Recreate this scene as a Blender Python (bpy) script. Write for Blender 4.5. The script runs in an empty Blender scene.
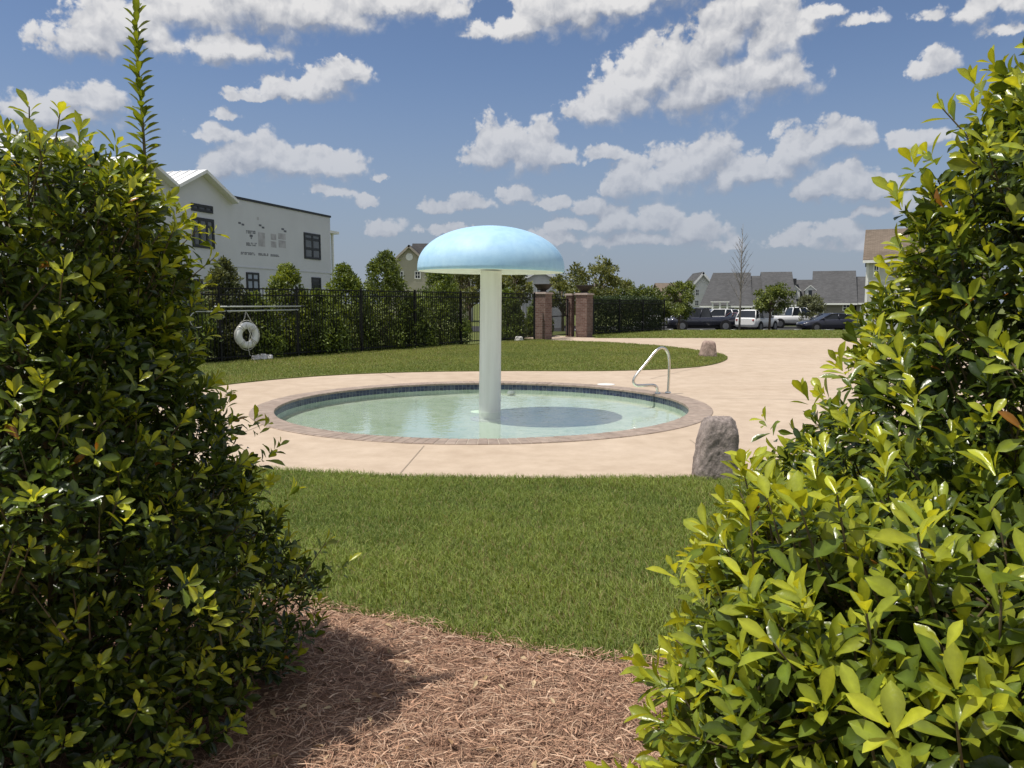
import bpy, bmesh, math, random
import numpy as np
from mathutils import Vector, Matrix

R = math.radians
rng = np.random.default_rng(7)
random.seed(7)
scene = bpy.context.scene
col = scene.collection

# ------------------------------------------------------------------ camera numbers
CAM_H, PITCH, FPX = 1.55, R(6.0), 769.0
CP, SP = math.cos(PITCH), math.sin(PITCH)

def ray(px, py):
    u = (px - 512) / FPX; v = (384 - py) / FPX
    return u, CP + v * SP, -SP + v * CP

def G(px, py, z=0.0):
    """point of the level z seen at that place of the photograph (used to survey the site)"""
    dx, dy, dz = ray(px, py)
    t = (z - CAM_H) / dz
    return (dx * t, dy * t)

def AT(px, py, Y):
    dx, dy, dz = ray(px, py)
    t = Y / dy
    return (dx * t, Y, CAM_H + dz * t)

# ------------------------------------------------------------------ bookkeeping
def tag(o, label=None, cat=None, group=None, kind=None):
    if label: o['label'] = label
    if cat: o['category'] = cat
    if group: o['group'] = group
    if kind: o['kind'] = kind
    return o

def empty(name, loc=(0, 0, 0), rz=0.0, label=None, cat=None, group=None):
    o = bpy.data.objects.new(name, None)
    o.empty_display_size = 0.2
    o.location = loc; o.rotation_euler = (0, 0, rz)
    col.objects.link(o)
    return tag(o, label, cat, group)

def copy_tree(o, parent=None):
    c = o.copy(); col.objects.link(c)
    c.parent = parent
    for ch in o.children:
        copy_tree(ch, c)
    return c

class MB:
    """collects faces for one mesh"""
    def __init__(s):
        s.v = []; s.f = []; s.m = []; s.uv = []; s.sm = []
    def face(s, pts, m=0, uv=None, smooth=False):
        b = len(s.v)
        s.v += [tuple(p) for p in pts]
        s.f.append(tuple(range(b, b + len(pts)))); s.m.append(m); s.sm.append(smooth)
        s.uv.append(uv)
    def box(s, x0, x1, y0, y1, z0, z1, m=0, M=None):
        P = [(x0, y0, z0), (x1, y0, z0), (x1, y1, z0), (x0, y1, z0), (x0, y0, z1), (x1, y0, z1), (x1, y1, z1), (x0, y1, z1)]
        if M is not None: P = [tuple(M @ Vector(p)) for p in P]
        b = len(s.v); s.v += P
        for f in ((0, 3, 2, 1), (4, 5, 6, 7), (0, 1, 5, 4), (1, 2, 6, 5), (2, 3, 7, 6), (3, 0, 4, 7)):
            s.f.append(tuple(b + i for i in f)); s.m.append(m); s.sm.append(False); s.uv.append(None)
    def tube(s, pts, r, n=8, m=0, caps=True):
        pts = [Vector(p) for p in pts]
        rr = r if isinstance(r, (list, tuple)) else [r] * len(pts)
        b = len(s.v)
        t0 = (pts[1] - pts[0]).normalized()
        a = t0.orthogonal().normalized()
        for i, p in enumerate(pts):
            t = (pts[min(i + 1, len(pts) - 1)] - pts[max(i - 1, 0)]).normalized()
            a = (a - t * a.dot(t))
            a = a.normalized() if a.length > 1e-6 else t.orthogonal().normalized()
            c = t.cross(a)
            for k in range(n):
                th = 2 * math.pi * k / n
                s.v.append(tuple(p + (a * math.cos(th) + c * math.sin(th)) * rr[i]))
        for i in range(len(pts) - 1):
            for k in range(n):
                k2 = (k + 1) % n
                s.f.append((b + i * n + k, b + i * n + k2, b + (i + 1) * n + k2, b + (i + 1) * n + k))
                s.m.append(m); s.sm.append(True); s.uv.append(None)
        if caps:
            s.f.append(tuple(b + k for k in reversed(range(n)))); s.m.append(m); s.sm.append(False); s.uv.append(None)
            e = b + (len(pts) - 1) * n
            s.f.append(tuple(e + k for k in range(n))); s.m.append(m); s.sm.append(False); s.uv.append(None)
    def lathe(s, prof, n=48, m=0, c=(0, 0, 0), smooth=True, close=False):
        b = len(s.v)
        for (r, z) in prof:
            for k in range(n):
                th = 2 * math.pi * k / n
                s.v.append((c[0] + r * math.cos(th), c[1] + r * math.sin(th), c[2] + z))
        for i in range(len(prof) - 1):
            for k in range(n):
                k2 = (k + 1) % n
                s.f.append((b + i * n + k, b + i * n + k2, b + (i + 1) * n + k2, b + (i + 1) * n + k))
                s.m.append(m); s.sm.append(smooth); s.uv.append(None)
        if close:
            s.f.append(tuple(b + k for k in reversed(range(n)))); s.m.append(m); s.sm.append(False); s.uv.append(None)
            e = b + (len(prof) - 1) * n
            s.f.append(tuple(e + k for k in range(n))); s.m.append(m); s.sm.append(False); s.uv.append(None)
    def build(s, name, mat, parent=None, boxuv=False, bevel=0.0, weld=False):
        me = bpy.data.meshes.new(name)
        me.from_pydata(s.v, [], s.f)
        mats = mat if isinstance(mat, (list, tuple)) else [mat]
        for mm in mats: me.materials.append(mm)
        me.polygons.foreach_set('material_index', s.m)
        me.polygons.foreach_set('use_smooth', s.sm)
        if boxuv:
            uvl = me.uv_layers.new(name='UVMap')
            for p in me.polygons:
                n = p.normal
                for li in p.loop_indices:
                    c = me.vertices[me.loops[li].vertex_index].co
                    if abs(n.z) > 0.7: uvl.data[li].uv = (c.x, c.y)
                    else:
                        t = Vector((-n.y, n.x, 0)); t = t.normalized() if t.length > 1e-5 else Vector((1, 0, 0))
                        nz = Vector((n.x, n.y, n.z)).cross(t)
                        uvl.data[li].uv = (c.dot(t), c.dot(nz))
        if weld or bevel:
            bm = bmesh.new(); bm.from_mesh(me)
            bmesh.ops.remove_doubles(bm, verts=bm.verts, dist=1e-4)
            if bevel:
                ed = [e for e in bm.edges if len(e.link_faces) == 2 and e.calc_face_angle(0) > 0.5]
                bmesh.ops.bevel(bm, geom=ed, offset=bevel, segments=2, affect='EDGES', profile=0.6)
            bm.to_mesh(me); bm.free()
        me.update()
        o = bpy.data.objects.new(name, me); col.objects.link(o)
        if parent is not None: o.parent = parent
        return o

def poly_mesh(name, V, F, mat, parent=None, attr=None, smooth=True):
    """V (n,3) array, F (m,k) array, all faces with the same k; attr (n,3) colours"""
    V = np.ascontiguousarray(V, dtype=np.float32); F = np.ascontiguousarray(F, dtype=np.int32)
    me = bpy.data.meshes.new(name)
    m, k = F.shape
    me.vertices.add(len(V)); me.vertices.foreach_set('co', V.ravel())
    me.loops.add(m * k); me.loops.foreach_set('vertex_index', F.ravel())
    me.polygons.add(m)
    me.polygons.foreach_set('loop_start', np.arange(0, m * k, k, dtype=np.int32))
    me.polygons.foreach_set('use_smooth', np.full(m, smooth, dtype=bool))
    if attr is not None:
        a = me.attributes.new('tint', 'FLOAT_COLOR', 'POINT')
        c4 = np.ones((len(V), 4), dtype=np.float32); c4[:, :3] = attr
        a.data.foreach_set('color', c4.ravel())
    me.materials.append(mat)
    me.update(calc_edges=True); me.validate()
    o = bpy.data.objects.new(name, me); col.objects.link(o)
    if parent is not None: o.parent = parent
    return o

def instance(Tv, Tf, pos, B, scale, colr):
    """copies template Tv/Tf to N places; B (N,3,3) columns are the local axes; scale (N,3)"""
    N = len(pos); n = len(Tv)
    L = Tv[None] * scale[:, None, :]
    V = np.einsum('nij,nkj->nki', B, L) + pos[:, None, :]
    F = (Tf[None] + (np.arange(N) * n)[:, None, None]).reshape(-1, Tf.shape[1])
    C = np.repeat(colr, n, axis=0) if colr is not None else None
    return V.reshape(-1, 3), F, C

def nrm(a):
    return a / np.maximum(np.linalg.norm(a, axis=-1, keepdims=True), 1e-9)

def inside(poly, P):
    poly = np.asarray(poly); x, y = P[:, 0], P[:, 1]
    r = np.zeros(len(P), bool); j = len(poly) - 1
    for i in range(len(poly)):
        xi, yi = poly[i]; xj, yj = poly[j]
        c = ((yi > y) != (yj > y)) & (x < (xj - xi) * (y - yi) / (yj - yi + 1e-12) + xi)
        r ^= c; j = i
    return r

def wav(P, s, seed=0):
    """soft low frequency noise, about -1..1"""
    g = np.random.default_rng(seed); o = 0
    for i in range(6):
        a = g.uniform(0, 2 * math.pi); f = s * g.uniform(0.6, 2.2)
        o = o + np.sin((P[:, 0] * math.cos(a) + P[:, 1] * math.sin(a)) * f + g.uniform(0, 6.28))
    return o / 3.2

# ------------------------------------------------------------------ materials
class NT:
    def __init__(s, name):
        s.mat = bpy.data.materials.new(name); s.mat.use_nodes = True
        s.t = s.mat.node_tree; s.n = s.t.nodes; s.l = s.t.links
        s.out = s.n['Material Output']; s.b = s.n['Principled BSDF']
    def node(s, typ, **kw):
        nd = s.n.new(typ)
        for k, v in kw.items():
            if k.startswith('i_'):
                nd.inputs[k[2:].replace('_', ' ')].default_value = v
            else: setattr(nd, k, v)
        return nd
    def link(s, a, b): s.l.new(a, b)
    def coord(s, kind='Object'):
        return s.node('ShaderNodeTexCoord').outputs[kind]
    def noise(s, vec, scale, detail=4, rough=0.55, out='Fac', dist=0.0):
        nd = s.node('ShaderNodeTexNoise'); nd.inputs['Scale'].default_value = scale
        nd.inputs['Detail'].default_value = detail; nd.inputs['Roughness'].default_value = rough
        nd.inputs['Distortion'].default_value = dist
        if vec is not None: s.link(vec, nd.inputs['Vector'])
        return nd.outputs[out]
    def ramp(s, fac, stops):
        nd = s.node('ShaderNodeValToRGB'); e = nd.color_ramp.elements
        while len(e) < len(stops): e.new(0.5)
        for el, (p, c) in zip(e, stops):
            el.position = p; el.color = (*c, 1) if len(c) == 3 else c
        s.link(fac, nd.inputs['Fac']); return nd.outputs['Color']
    def mixc(s, fac, a, b, mode='MIX'):
        nd = s.node('ShaderNodeMix', data_type='RGBA', blend_type=mode)
        for sock, val in ((nd.inputs['Factor'], fac), (nd.inputs['A'], a), (nd.inputs['B'], b)):
            pass
        ins = [i for i in nd.inputs if i.type == 'RGBA']
        fs = nd.inputs[0]
        for sock, val in ((fs, fac), (ins[0], a), (ins[1], b)):
            if hasattr(val, 'links'): s.link(val, sock)
            elif isinstance(val, (int, float)): sock.default_value = val
            else: sock.default_value = (*val, 1)
        return [o for o in nd.outputs if o.type == 'RGBA'][0]
    def math(s, op, a, b=0.0, clamp=False):
        nd = s.node('ShaderNodeMath', operation=op, use_clamp=clamp)
        for sock, val in ((nd.inputs[0], a), (nd.inputs[1], b)):
            if hasattr(val, 'links'): s.link(val, sock)
            else: sock.default_value = val
        return nd.outputs[0]
    def bump(s, h, strength=0.3, dist=0.02, normal=None):
        nd = s.node('ShaderNodeBump'); nd.inputs['Strength'].default_value = strength
        nd.inputs['Distance'].default_value = dist
        s.link(h, nd.inputs['Height'])
        if normal is not None: s.link(normal, nd.inputs['Normal'])
        s.link(nd.outputs['Normal'], s.b.inputs['Normal']); return nd.outputs['Normal']
    def set(s, **kw):
        for k, v in kw.items():
            k = k.replace('_', ' ')
            if hasattr(v, 'links'): s.link(v, s.b.inputs[k])
            elif isinstance(v, (tuple, list)) and len(v) == 3: s.b.inputs[k].default_value = (*v, 1)
            else: s.b.inputs[k].default_value = v
        return s

def mottled(name, c, var=0.2, scale=6, rough=0.7, bump=0.0, bscale=40, metallic=0.0, spec=0.5, detail=5, **kw):
    m = NT(name); co = m.coord()
    n = m.noise(co, scale, detail)
    lo = tuple(x * (1 - var) for x in c); hi = tuple(min(1, x * (1 + var)) for x in c)
    m.set(Base_Color=m.ramp(n, [(0.3, lo), (0.7, hi)]), Roughness=rough, Metallic=metallic)
    m.b.inputs['Specular IOR Level'].default_value = spec
    if bump: m.bump(m.noise(co, bscale, 4), bump, 0.01)
    for k, v in kw.items(): m.b.inputs[k.replace('_', ' ')].default_value = v
    return m.mat

def leaf_mat(name, rough=0.38, trans=0.35, boost=(1.5, 1.35, 0.6), vein=True, spec=0.5, backtint=1.0):
    m = NT(name)
    at = m.node('ShaderNodeAttribute', attribute_name='tint')
    n = m.noise(m.coord(), 35, 3)
    c = m.mixc(0.5, at.outputs['Color'], m.ramp(n, [(0.3, (0.55, 0.55, 0.55)), (0.7, (1.25, 1.25, 1.25))]), 'MULTIPLY')
    m.set(Base_Color=c, Roughness=rough)
    m.b.inputs['Specular IOR Level'].default_value = spec
    m.bump(m.noise(m.coord(), 90, 2), 0.18, 0.004)
    tr = m.node('ShaderNodeBsdfTranslucent')
    m.link(m.mixc(1.0, c, boost, 'MULTIPLY'), tr.inputs['Color'])
    mx = m.node('ShaderNodeMixShader'); mx.inputs[0].default_value = trans
    m.link(m.b.outputs[0], mx.inputs[1]); m.link(tr.outputs[0], mx.inputs[2])
    m.link(mx.outputs[0], m.out.inputs['Surface'])
    return m.mat

M = {}
M['shrub_leaf'] = leaf_mat('glossy_shrub_leaf', 0.27, 0.38, (1.7, 1.45, 0.6))
M['tree_leaf'] = leaf_mat('tree_leaf', 0.5, 0.3)
M['grass'] = leaf_mat('grass_blade', 0.55, 0.36, (1.3, 1.2, 0.6), spec=0.3)
M['straw'] = leaf_mat('pine_straw', 0.8, 0.05, (1, 1, 1), spec=0.2)
M['bark'] = mottled('bark', (0.12, 0.09, 0.065), 0.4, 18, 0.9, 0.5, 60)
M['twig'] = mottled('twig_bark', (0.13, 0.10, 0.05), 0.4, 30, 0.8)
M['grey_bark'] = mottled('grey_bark', (0.2, 0.18, 0.16), 0.3, 12, 0.9)
M['black_metal'] = mottled('black_fence_metal', (0.007, 0.0075, 0.008), 0.2, 8, 0.6, spec=0.25)
M['white_paint'] = mottled('white_painted_wood', (0.76, 0.76, 0.74), 0.05, 3, 0.55)
M['housewrap'] = mottled('white_house_wrap', (0.59, 0.60, 0.64), 0.05, 0.7, 0.6)
M['steel'] = mottled('brushed_steel', (0.72, 0.70, 0.64), 0.06, 9, 0.22, metallic=1.0)
M['dark_glass'] = mottled('dark_window_glass', (0.02, 0.024, 0.03), 0.3, 0.8, 0.08)
M['dark_frame'] = mottled('dark_window_frame', (0.015, 0.016, 0.018), 0.2, 5, 0.5)
M['tyre'] = mottled('tyre_rubber', (0.015, 0.015, 0.016), 0.2, 20, 0.85)
M['rim'] = mottled('wheel_alloy', (0.22, 0.22, 0.23), 0.1, 20, 0.4, metallic=0.6)
M['lamp_lens'] = mottled('lamp_lens', (0.7, 0.7, 0.72), 0.1, 20, 0.15)
M['tail_lens'] = mottled('tail_lens', (0.35, 0.01, 0.01), 0.1, 20, 0.2)
M['pipe_grey'] = mottled('aluminium_pole', (0.5, 0.52, 0.48), 0.12, 5, 0.45, metallic=0.3)
M['ring_white'] = mottled('ring_buoy_vinyl', (0.75, 0.75, 0.73), 0.06, 6, 0.5)
M['rope'] = mottled('rope', (0.6, 0.58, 0.52), 0.2, 60, 0.9)
M['kerb'] = mottled('kerb_concrete', (0.5, 0.47, 0.42), 0.12, 2, 0.85)

def concrete_deck():
    m = NT('sand_coloured_deck_concrete'); co = m.coord()
    a = m.noise(co, 0.35, 5, 0.6); b = m.noise(co, 3.0, 6, 0.65); g = m.noise(co, 160, 2)
    c1 = m.ramp(a, [(0.3, (0.50, 0.395, 0.295)), (0.7, (0.57, 0.465, 0.36))])
    c2 = m.mixc(0.6, c1, m.ramp(b, [(0.35, (0.74, 0.71, 0.68)), (0.65, (1.0, 1.0, 1.0))]), 'MULTIPLY')
    c3 = m.mixc(0.5, c2, m.ramp(g, [(0.3, (0.78, 0.76, 0.74)), (0.7, (1.1, 1.1, 1.1))]), 'MULTIPLY')
    m.set(Base_Color=c3, Roughness=0.85)
    m.b.inputs['Specular IOR Level'].default_value = 0.25
    m.bump(g, 0.25, 0.003)
    return m.mat
M['deck'] = concrete_deck()
M['joint'] = mottled('deck_joint', (0.30, 0.24, 0.18), 0.2, 8, 0.9)

def soil(name, c1, c2, s=4):
    m = NT(name); co = m.coord()
    a = m.noise(co, s, 6, 0.65); b = m.noise(co, s * 18, 3)
    c = m.mixc(0.6, m.ramp(a, [(0.3, c1), (0.7, c2)]), m.ramp(b, [(0.3, (0.6, 0.6, 0.6)), (0.7, (1.2, 1.2, 1.2))]), 'MULTIPLY')
    m.set(Base_Color=c, Roughness=0.95); m.b.inputs['Specular IOR Level'].default_value = 0.1
    m.bump(b, 0.6, 0.02)
    return m.mat
M['turf_soil'] = soil('turf_soil', (0.12, 0.145, 0.04), (0.17, 0.185, 0.06), 3)
M['far_turf'] = soil('far_turf', (0.11, 0.135, 0.04), (0.16, 0.175, 0.06), 0.4)
M['mulch'] = soil('mulch_base', (0.22, 0.13, 0.09), (0.36, 0.23, 0.16), 10)
M['asphalt'] = soil('asphalt', (0.05, 0.05, 0.052), (0.07, 0.07, 0.07), 2)
M['line_paint'] = mottled('road_paint', (0.7, 0.7, 0.68), 0.1, 6, 0.7)

def brick_mat(name, c1, c2, mortar, scale=1.0, bw=0.22, bh=0.075):
    m = NT(name); uv = m.node('ShaderNodeUVMap').outputs[0]
    br = m.node('ShaderNodeTexBrick'); m.link(uv, br.inputs['Vector'])
    br.inputs['Scale'].default_value = scale
    br.inputs['Brick Width'].default_value = bw; br.inputs['Row Height'].default_value = bh
    br.inputs['Mortar Size'].default_value = 0.007
    br.inputs['Color1'].default_value = (*c1, 1); br.inputs['Color2'].default_value = (*c2, 1); br.inputs['Mortar'].default_value = (*mortar, 1)
    n = m.noise(m.coord(), 14, 4)
    m.set(Base_Color=m.mixc(0.6, br.outputs['Color'], m.ramp(n, [(0.3, (0.6, 0.6, 0.6)), (0.7, (1.3, 1.25, 1.2))]), 'MULTIPLY'), Roughness=0.9)
    inv = m.math('SUBTRACT', 1.0, br.outputs['Fac'])
    m.bump(inv, 0.6, 0.01)
    return m.mat
M['brick'] = brick_mat('mixed_red_brick', (0.125, 0.066, 0.052), (0.20, 0.132, 0.11), (0.21, 0.185, 0.165))

def siding(name, c, step=0.15):
    m = NT(name); uv = m.node('ShaderNodeUVMap').outputs[0]
    sx = m.node('ShaderNodeSeparateXYZ'); m.link(uv, sx.inputs[0])
    fr = m.math('FRACT', m.math('DIVIDE', sx.outputs['Y'], step))
    n = m.noise(m.coord(), 0.8, 4)
    m.set(Base_Color=m.ramp(n, [(0.3, tuple(x * 0.93 for x in c)), (0.7, c)]), Roughness=0.65)
    m.bump(fr, 0.7, 0.02)
    return m.mat
M['siding_beige'] = siding('beige_lap_siding', (0.42, 0.39, 0.31))
M['siding_white'] = siding('white_lap_siding', (0.74, 0.74, 0.72))
M['siding_grey'] = siding('pale_grey_lap_siding', (0.6, 0.6, 0.58))
M['siding_taupe'] = siding('taupe_lap_siding', (0.20, 0.185, 0.165))

def shingle(name, c):
    m = NT(name); uv = m.node('ShaderNodeUVMap').outputs[0]
    br = m.node('ShaderNodeTexBrick'); m.link(uv, br.inputs['Vector'])
    br.inputs['Scale'].default_value = 1.0
    br.inputs['Brick Width'].default_value = 0.3; br.inputs['Row Height'].default_value = 0.14
    br.inputs['Mortar Size'].default_value = 0.008
    br.inputs['Color1'].default_value = (*[x * 0.85 for x in c], 1); br.inputs['Color2'].default_value = (*[x * 1.15 for x in c], 1)
    br.inputs['Mortar'].default_value = (*[x * 0.6 for x in c], 1)
    n = m.noise(m.coord(), 0.5, 5)
    m.set(Base_Color=m.mixc(0.5, br.outputs['Color'], m.ramp(n, [(0.3, (0.75, 0.75, 0.75)), (0.7, (1.2, 1.2, 1.2))]), 'MULTIPLY'), Roughness=0.9)
    m.b.inputs['Specular IOR Level'].default_value = 0.2
    return m.mat
M['shingle_grey'] = shingle('charcoal_shingle', (0.088, 0.088, 0.09))
M['shingle_brown'] = shingle('brown_shingle', (0.17, 0.135, 0.105))
M['shingle_dark'] = shingle('dark_shingle', (0.06, 0.058, 0.058))

def metal_roof():
    m = NT('white_standing_seam_roof'); n = m.noise(m.coord(), 1.0, 3)
    m.set(Base_Color=m.ramp(n, [(0.3, (0.70, 0.70, 0.70)), (0.7, (0.8, 0.8, 0.79))]), Roughness=0.45)
    return m.mat
M['metal_roof'] = metal_roof()

def car_paint(name, c):
    m = NT(name); n = m.noise(m.coord(), 300, 1)
    m.set(Base_Color=m.ramp(n, [(0.3, tuple(x * 0.92 for x in c)), (0.7, c)]), Roughness=0.35)
    m.b.inputs['Coat Weight'].default_value = 0.8; m.b.inputs['Coat Roughness'].default_value = 0.05
    return m.mat
M['paint_white'] = car_paint('white_car_paint', (0.78, 0.78, 0.78))
M['paint_navy'] = car_paint('dark_navy_car_paint', (0.02, 0.022, 0.04))
M['paint_black'] = car_paint('black_car_paint', (0.018, 0.018, 0.022))
M['paint_maroon'] = car_paint('dark_maroon_car_paint', (0.10, 0.03, 0.03))

# sun: light travels (+0.40, +0.13) for every metre it falls
SUN_DIR = Vector((-0.40, -0.13, 1.0)).normalized()      # towards the sun
SUN_EL = math.asin(SUN_DIR.z)
# ================================================================== sky, sun, camera
def build_world():
    w = bpy.data.worlds.new('World'); scene.world = w; w.use_nodes = True
    t = w.node_tree; n = t.nodes; l = t.links
    n.clear()
    def node(typ, **kw):
        nd = n.new(typ)
        for k, v in kw.items(): setattr(nd, k, v)
        return nd
    def put(sock, v):
        if hasattr(v, 'links'): l.new(v, sock)
        elif isinstance(v, (tuple, list)) and len(v) == 3 and sock.type == 'RGBA': sock.default_value = (*v, 1)
        else: sock.default_value = v
    def mth(op, a, b=0.0, c=None, clamp=False):
        nd = node('ShaderNodeMath', operation=op, use_clamp=clamp)
        put(nd.inputs[0], a); put(nd.inputs[1], b)
        if c is not None: put(nd.inputs[2], c)
        return nd.outputs[0]
    def vm(op, a, b=None, c=None):
        nd = node('ShaderNodeVectorMath', operation=op)
        put(nd.inputs[0], a)
        if b is not None: put(nd.inputs[1], b)
        if c is not None: put(nd.inputs[2], c)
        return nd
    def smooth(v, lo, hi):
        nd = node('ShaderNodeMapRange', interpolation_type='SMOOTHSTEP')
        put(nd.inputs['Value'], v); put(nd.inputs['From Min'], lo); put(nd.inputs['From Max'], hi)
        return nd.outputs[0]
    def mix(f, a, b, mode='MIX'):
        nd = node('ShaderNodeMix', data_type='RGBA', blend_type=mode)
        ins = [i for i in nd.inputs if i.type == 'RGBA']
        put(nd.inputs[0], f); put(ins[0], a); put(ins[1], b)
        return [o for o in nd.outputs if o.type == 'RGBA'][0]
    sky = node('ShaderNodeTexSky', sky_type='NISHITA')
    sky.sun_disc = False
    sky.sun_elevation = SUN_EL
    sky.sun_rotation = math.atan2(SUN_DIR.x, SUN_DIR.y)
    sky.altitude = 0; sky.air_density = 1.0; sky.dust_density = SKY_DUST; sky.ozone_density = SKY_OZONE
    D = node('ShaderNodeTexCoord').outputs['Generated']
    sep = node('ShaderNodeSeparateXYZ'); l.new(D, sep.inputs[0])
    az = mth('ARCTAN2', sep.outputs[0], sep.outputs[1])
    el = mth('ARCSINE', sep.outputs[2])
    cmb = node('ShaderNodeCombineXYZ'); put(cmb.inputs[0], az); put(cmb.inputs[1], el)
    P0 = cmb.outputs[0]
    def noise(vec, scale, detail, rough, dist=0.0, col=False):
        nd = node('ShaderNodeTexNoise', noise_dimensions='3D')
        put(nd.inputs['Vector'], vec)
        nd.inputs['Scale'].default_value = scale; nd.inputs['Detail'].default_value = detail
        nd.inputs['Roughness'].default_value = rough; nd.inputs['Distortion'].default_value = dist
        return nd.outputs['Color' if col else 'Fac']
    def billow(vec, scale):
        nd = node('ShaderNodeTexVoronoi', feature='F1', voronoi_dimensions='2D')
        put(nd.inputs['Vector'], vec); nd.inputs['Scale'].default_value = scale
        nd.inputs['Detail'].default_value = 3.0; nd.inputs['Roughness'].default_value = 0.55; nd.inputs['Lacunarity'].default_value = 2.1
        nd.normalize = True
        return nd.outputs['Distance']
    # soft wandering of the cloud outlines
    wob = vm('MULTIPLY_ADD', noise(P0, 9.0, 4, 0.55, col=True), (0.05, 0.035, 0), (-0.025, -0.0175, 0)).outputs[0]
    wob2 = vm('MULTIPLY_ADD', noise(P0, 48.0, 4, 0.6, col=True), (0.022, 0.020, 0), (-0.011, -0.010, 0)).outputs[0]
    P = vm('ADD', vm('ADD', P0, wob).outputs[0], wob2).outputs[0]
    blobs = []
    for cl in CLOUDS:
        px, py, rx, ry = cl[:4]
        dx, dy, dz = ray(px, py)
        L = math.sqrt(dx * dx + dy * dy + dz * dz)
        a = math.atan2(dx, dy); e = math.asin(dz / L)
        blobs.append((a, e, rx / FPX * math.cos(a), ry / FPX * 1.0, cl[4] if len(cl) > 4 else 0.0))
    def field(Pv):
        cur = None
        for (a, e, rx, ry, off) in blobs:
            q = vm('MULTIPLY_ADD', Pv, (0.86 / rx, 0.86 / ry, 0), (-0.86 * a / rx, -0.86 * e / ry, 0)).outputs[0]
            q = vm('MAXIMUM', q, vm('MULTIPLY', q, (-1.0, -1.6, 0)).outputs[0]).outputs[0]     # flat undersides
            ln = vm('LENGTH', q).outputs['Value']
            if off: ln = mth('ADD', ln, off)
            cur = ln if cur is None else mth('SMOOTH_MIN', cur, ln, 0.22)
        return cur
    nz = noise(P0, 24.0, 9, 0.62)
    Pw = vm('ADD', P0, vm('MULTIPLY_ADD', noise(P0, 40.0, 3, 0.5, col=True), (0.020, 0.020, 0), (-0.010, -0.010, 0)).outputs[0]).outputs[0]
    bl = billow(Pw, 26.0)
    f0 = field(P)
    f1 = field(vm('ADD', P, (-0.004, 0.013, 0)).outputs[0])
    rim = mth('MULTIPLY', mth('SUBTRACT', f1, f0), 2.6)                      # > 0 towards the sunward rim, < 0 at the base
    s = mth('SUBTRACT', 1.0, f0)
    amp = mth('MULTIPLY', smooth(s, -0.7, 0.05), mth('MULTIPLY_ADD', smooth(s, 0.25, 0.75), -0.45, 1.0))
    tex = mth('MULTIPLY_ADD', mth('SUBTRACT', nz, 0.5), 1.7, mth('MULTIPLY', mth('SUBTRACT', 0.36, bl), 1.5))
    d0 = mth('MULTIPLY_ADD', tex, amp, mth('ADD', s, -0.04))
    wid = mth('MULTIPLY_ADD', smooth(rim, 0.3, -0.8), 0.65, 0.30)
    alpha = smooth(mth('DIVIDE', d0, wid), 0.0, 1.0)
    sh = (-0.004, 0.0085, 0)
    nz2 = noise(vm('ADD', P0, sh).outputs[0], 24.0, 4, 0.5)
    nz1 = noise(P0, 24.0, 4, 0.5)
    bl2 = billow(vm('ADD', Pw, sh).outputs[0], 26.0)
    rel = mth('ADD', mth('MULTIPLY', mth('SUBTRACT', nz1, nz2), 1.0), mth('MULTIPLY', mth('SUBTRACT', bl2, bl), 1.7))
    lit = mth('MULTIPLY_ADD', mth('MAXIMUM', mth('MINIMUM', rim, 0.7), -1.0), 0.55, 0.56)
    lit = mth('MULTIPLY_ADD', rel, 1.0, lit)
    lit = mth('MULTIPLY_ADD', mth('SUBTRACT', noise(P0, 11.0, 2, 0.5), 0.5), 0.9, lit)
    lit = mth('SUBTRACT', lit, mth('MULTIPLY', smooth(d0, 0.5, 1.4), 0.12))
    lit = mth('MAXIMUM', mth('MINIMUM', lit, 1.0), 0.0)
    hz = smooth(el, 0.0, 0.36)
    ccol = mix(lit, (0.29, 0.315, 0.375), (0.74, 0.73, 0.725))
    ccol = mix(hz, mix(0.55, ccol, (0.30, 0.335, 0.42)), ccol)
    alpha = mth('MULTIPLY', alpha, mth('MULTIPLY_ADD', hz, 0.32, 0.64))
    # unseen scattered cloud added overhead and behind to brighten the fill light
    fw = vm('DOT_PRODUCT', D, (0.0, CP, -SP)).outputs['Value']
    rest = mth('MULTIPLY', smooth(fw, 0.70, 0.58), smooth(el, 0.02, 0.25))
    cov = smooth(noise(D, 2.6, 6, 0.55), 0.42, 0.56)
    ra = mth('MULTIPLY', rest, cov)
    alpha = mth('MAXIMUM', alpha, ra)
    ccol = mix(ra, ccol, (0.70, 0.71, 0.73))
    # grade of the clear sky: a little more violet and grey than the clean model, hazier low down
    skyc = mix(1.0, sky.outputs[0], SKY_TINT, 'MULTIPLY')
    low = smooth(el, 0.32, -0.02)
    skyc = mix(mth('MULTIPLY', low, 0.85), skyc, HAZE_COL)
    b1 = node('ShaderNodeBackground'); put(b1.inputs[0], skyc); b1.inputs[1].default_value = SKY_STRENGTH
    b2 = node('ShaderNodeBackground'); put(b2.inputs[0], ccol); b2.inputs[1].default_value = CLOUD_STRENGTH
    mx = node('ShaderNodeMixShader'); put(mx.inputs[0], alpha); l.new(b1.outputs[0], mx.inputs[1]); l.new(b2.outputs[0], mx.inputs[2])
    out = node('ShaderNodeOutputWorld'); l.new(mx.outputs[0], out.inputs['Surface'])
    w.cycles.sampling_method = 'MANUAL'; w.cycles.sample_map_resolution = 512

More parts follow.
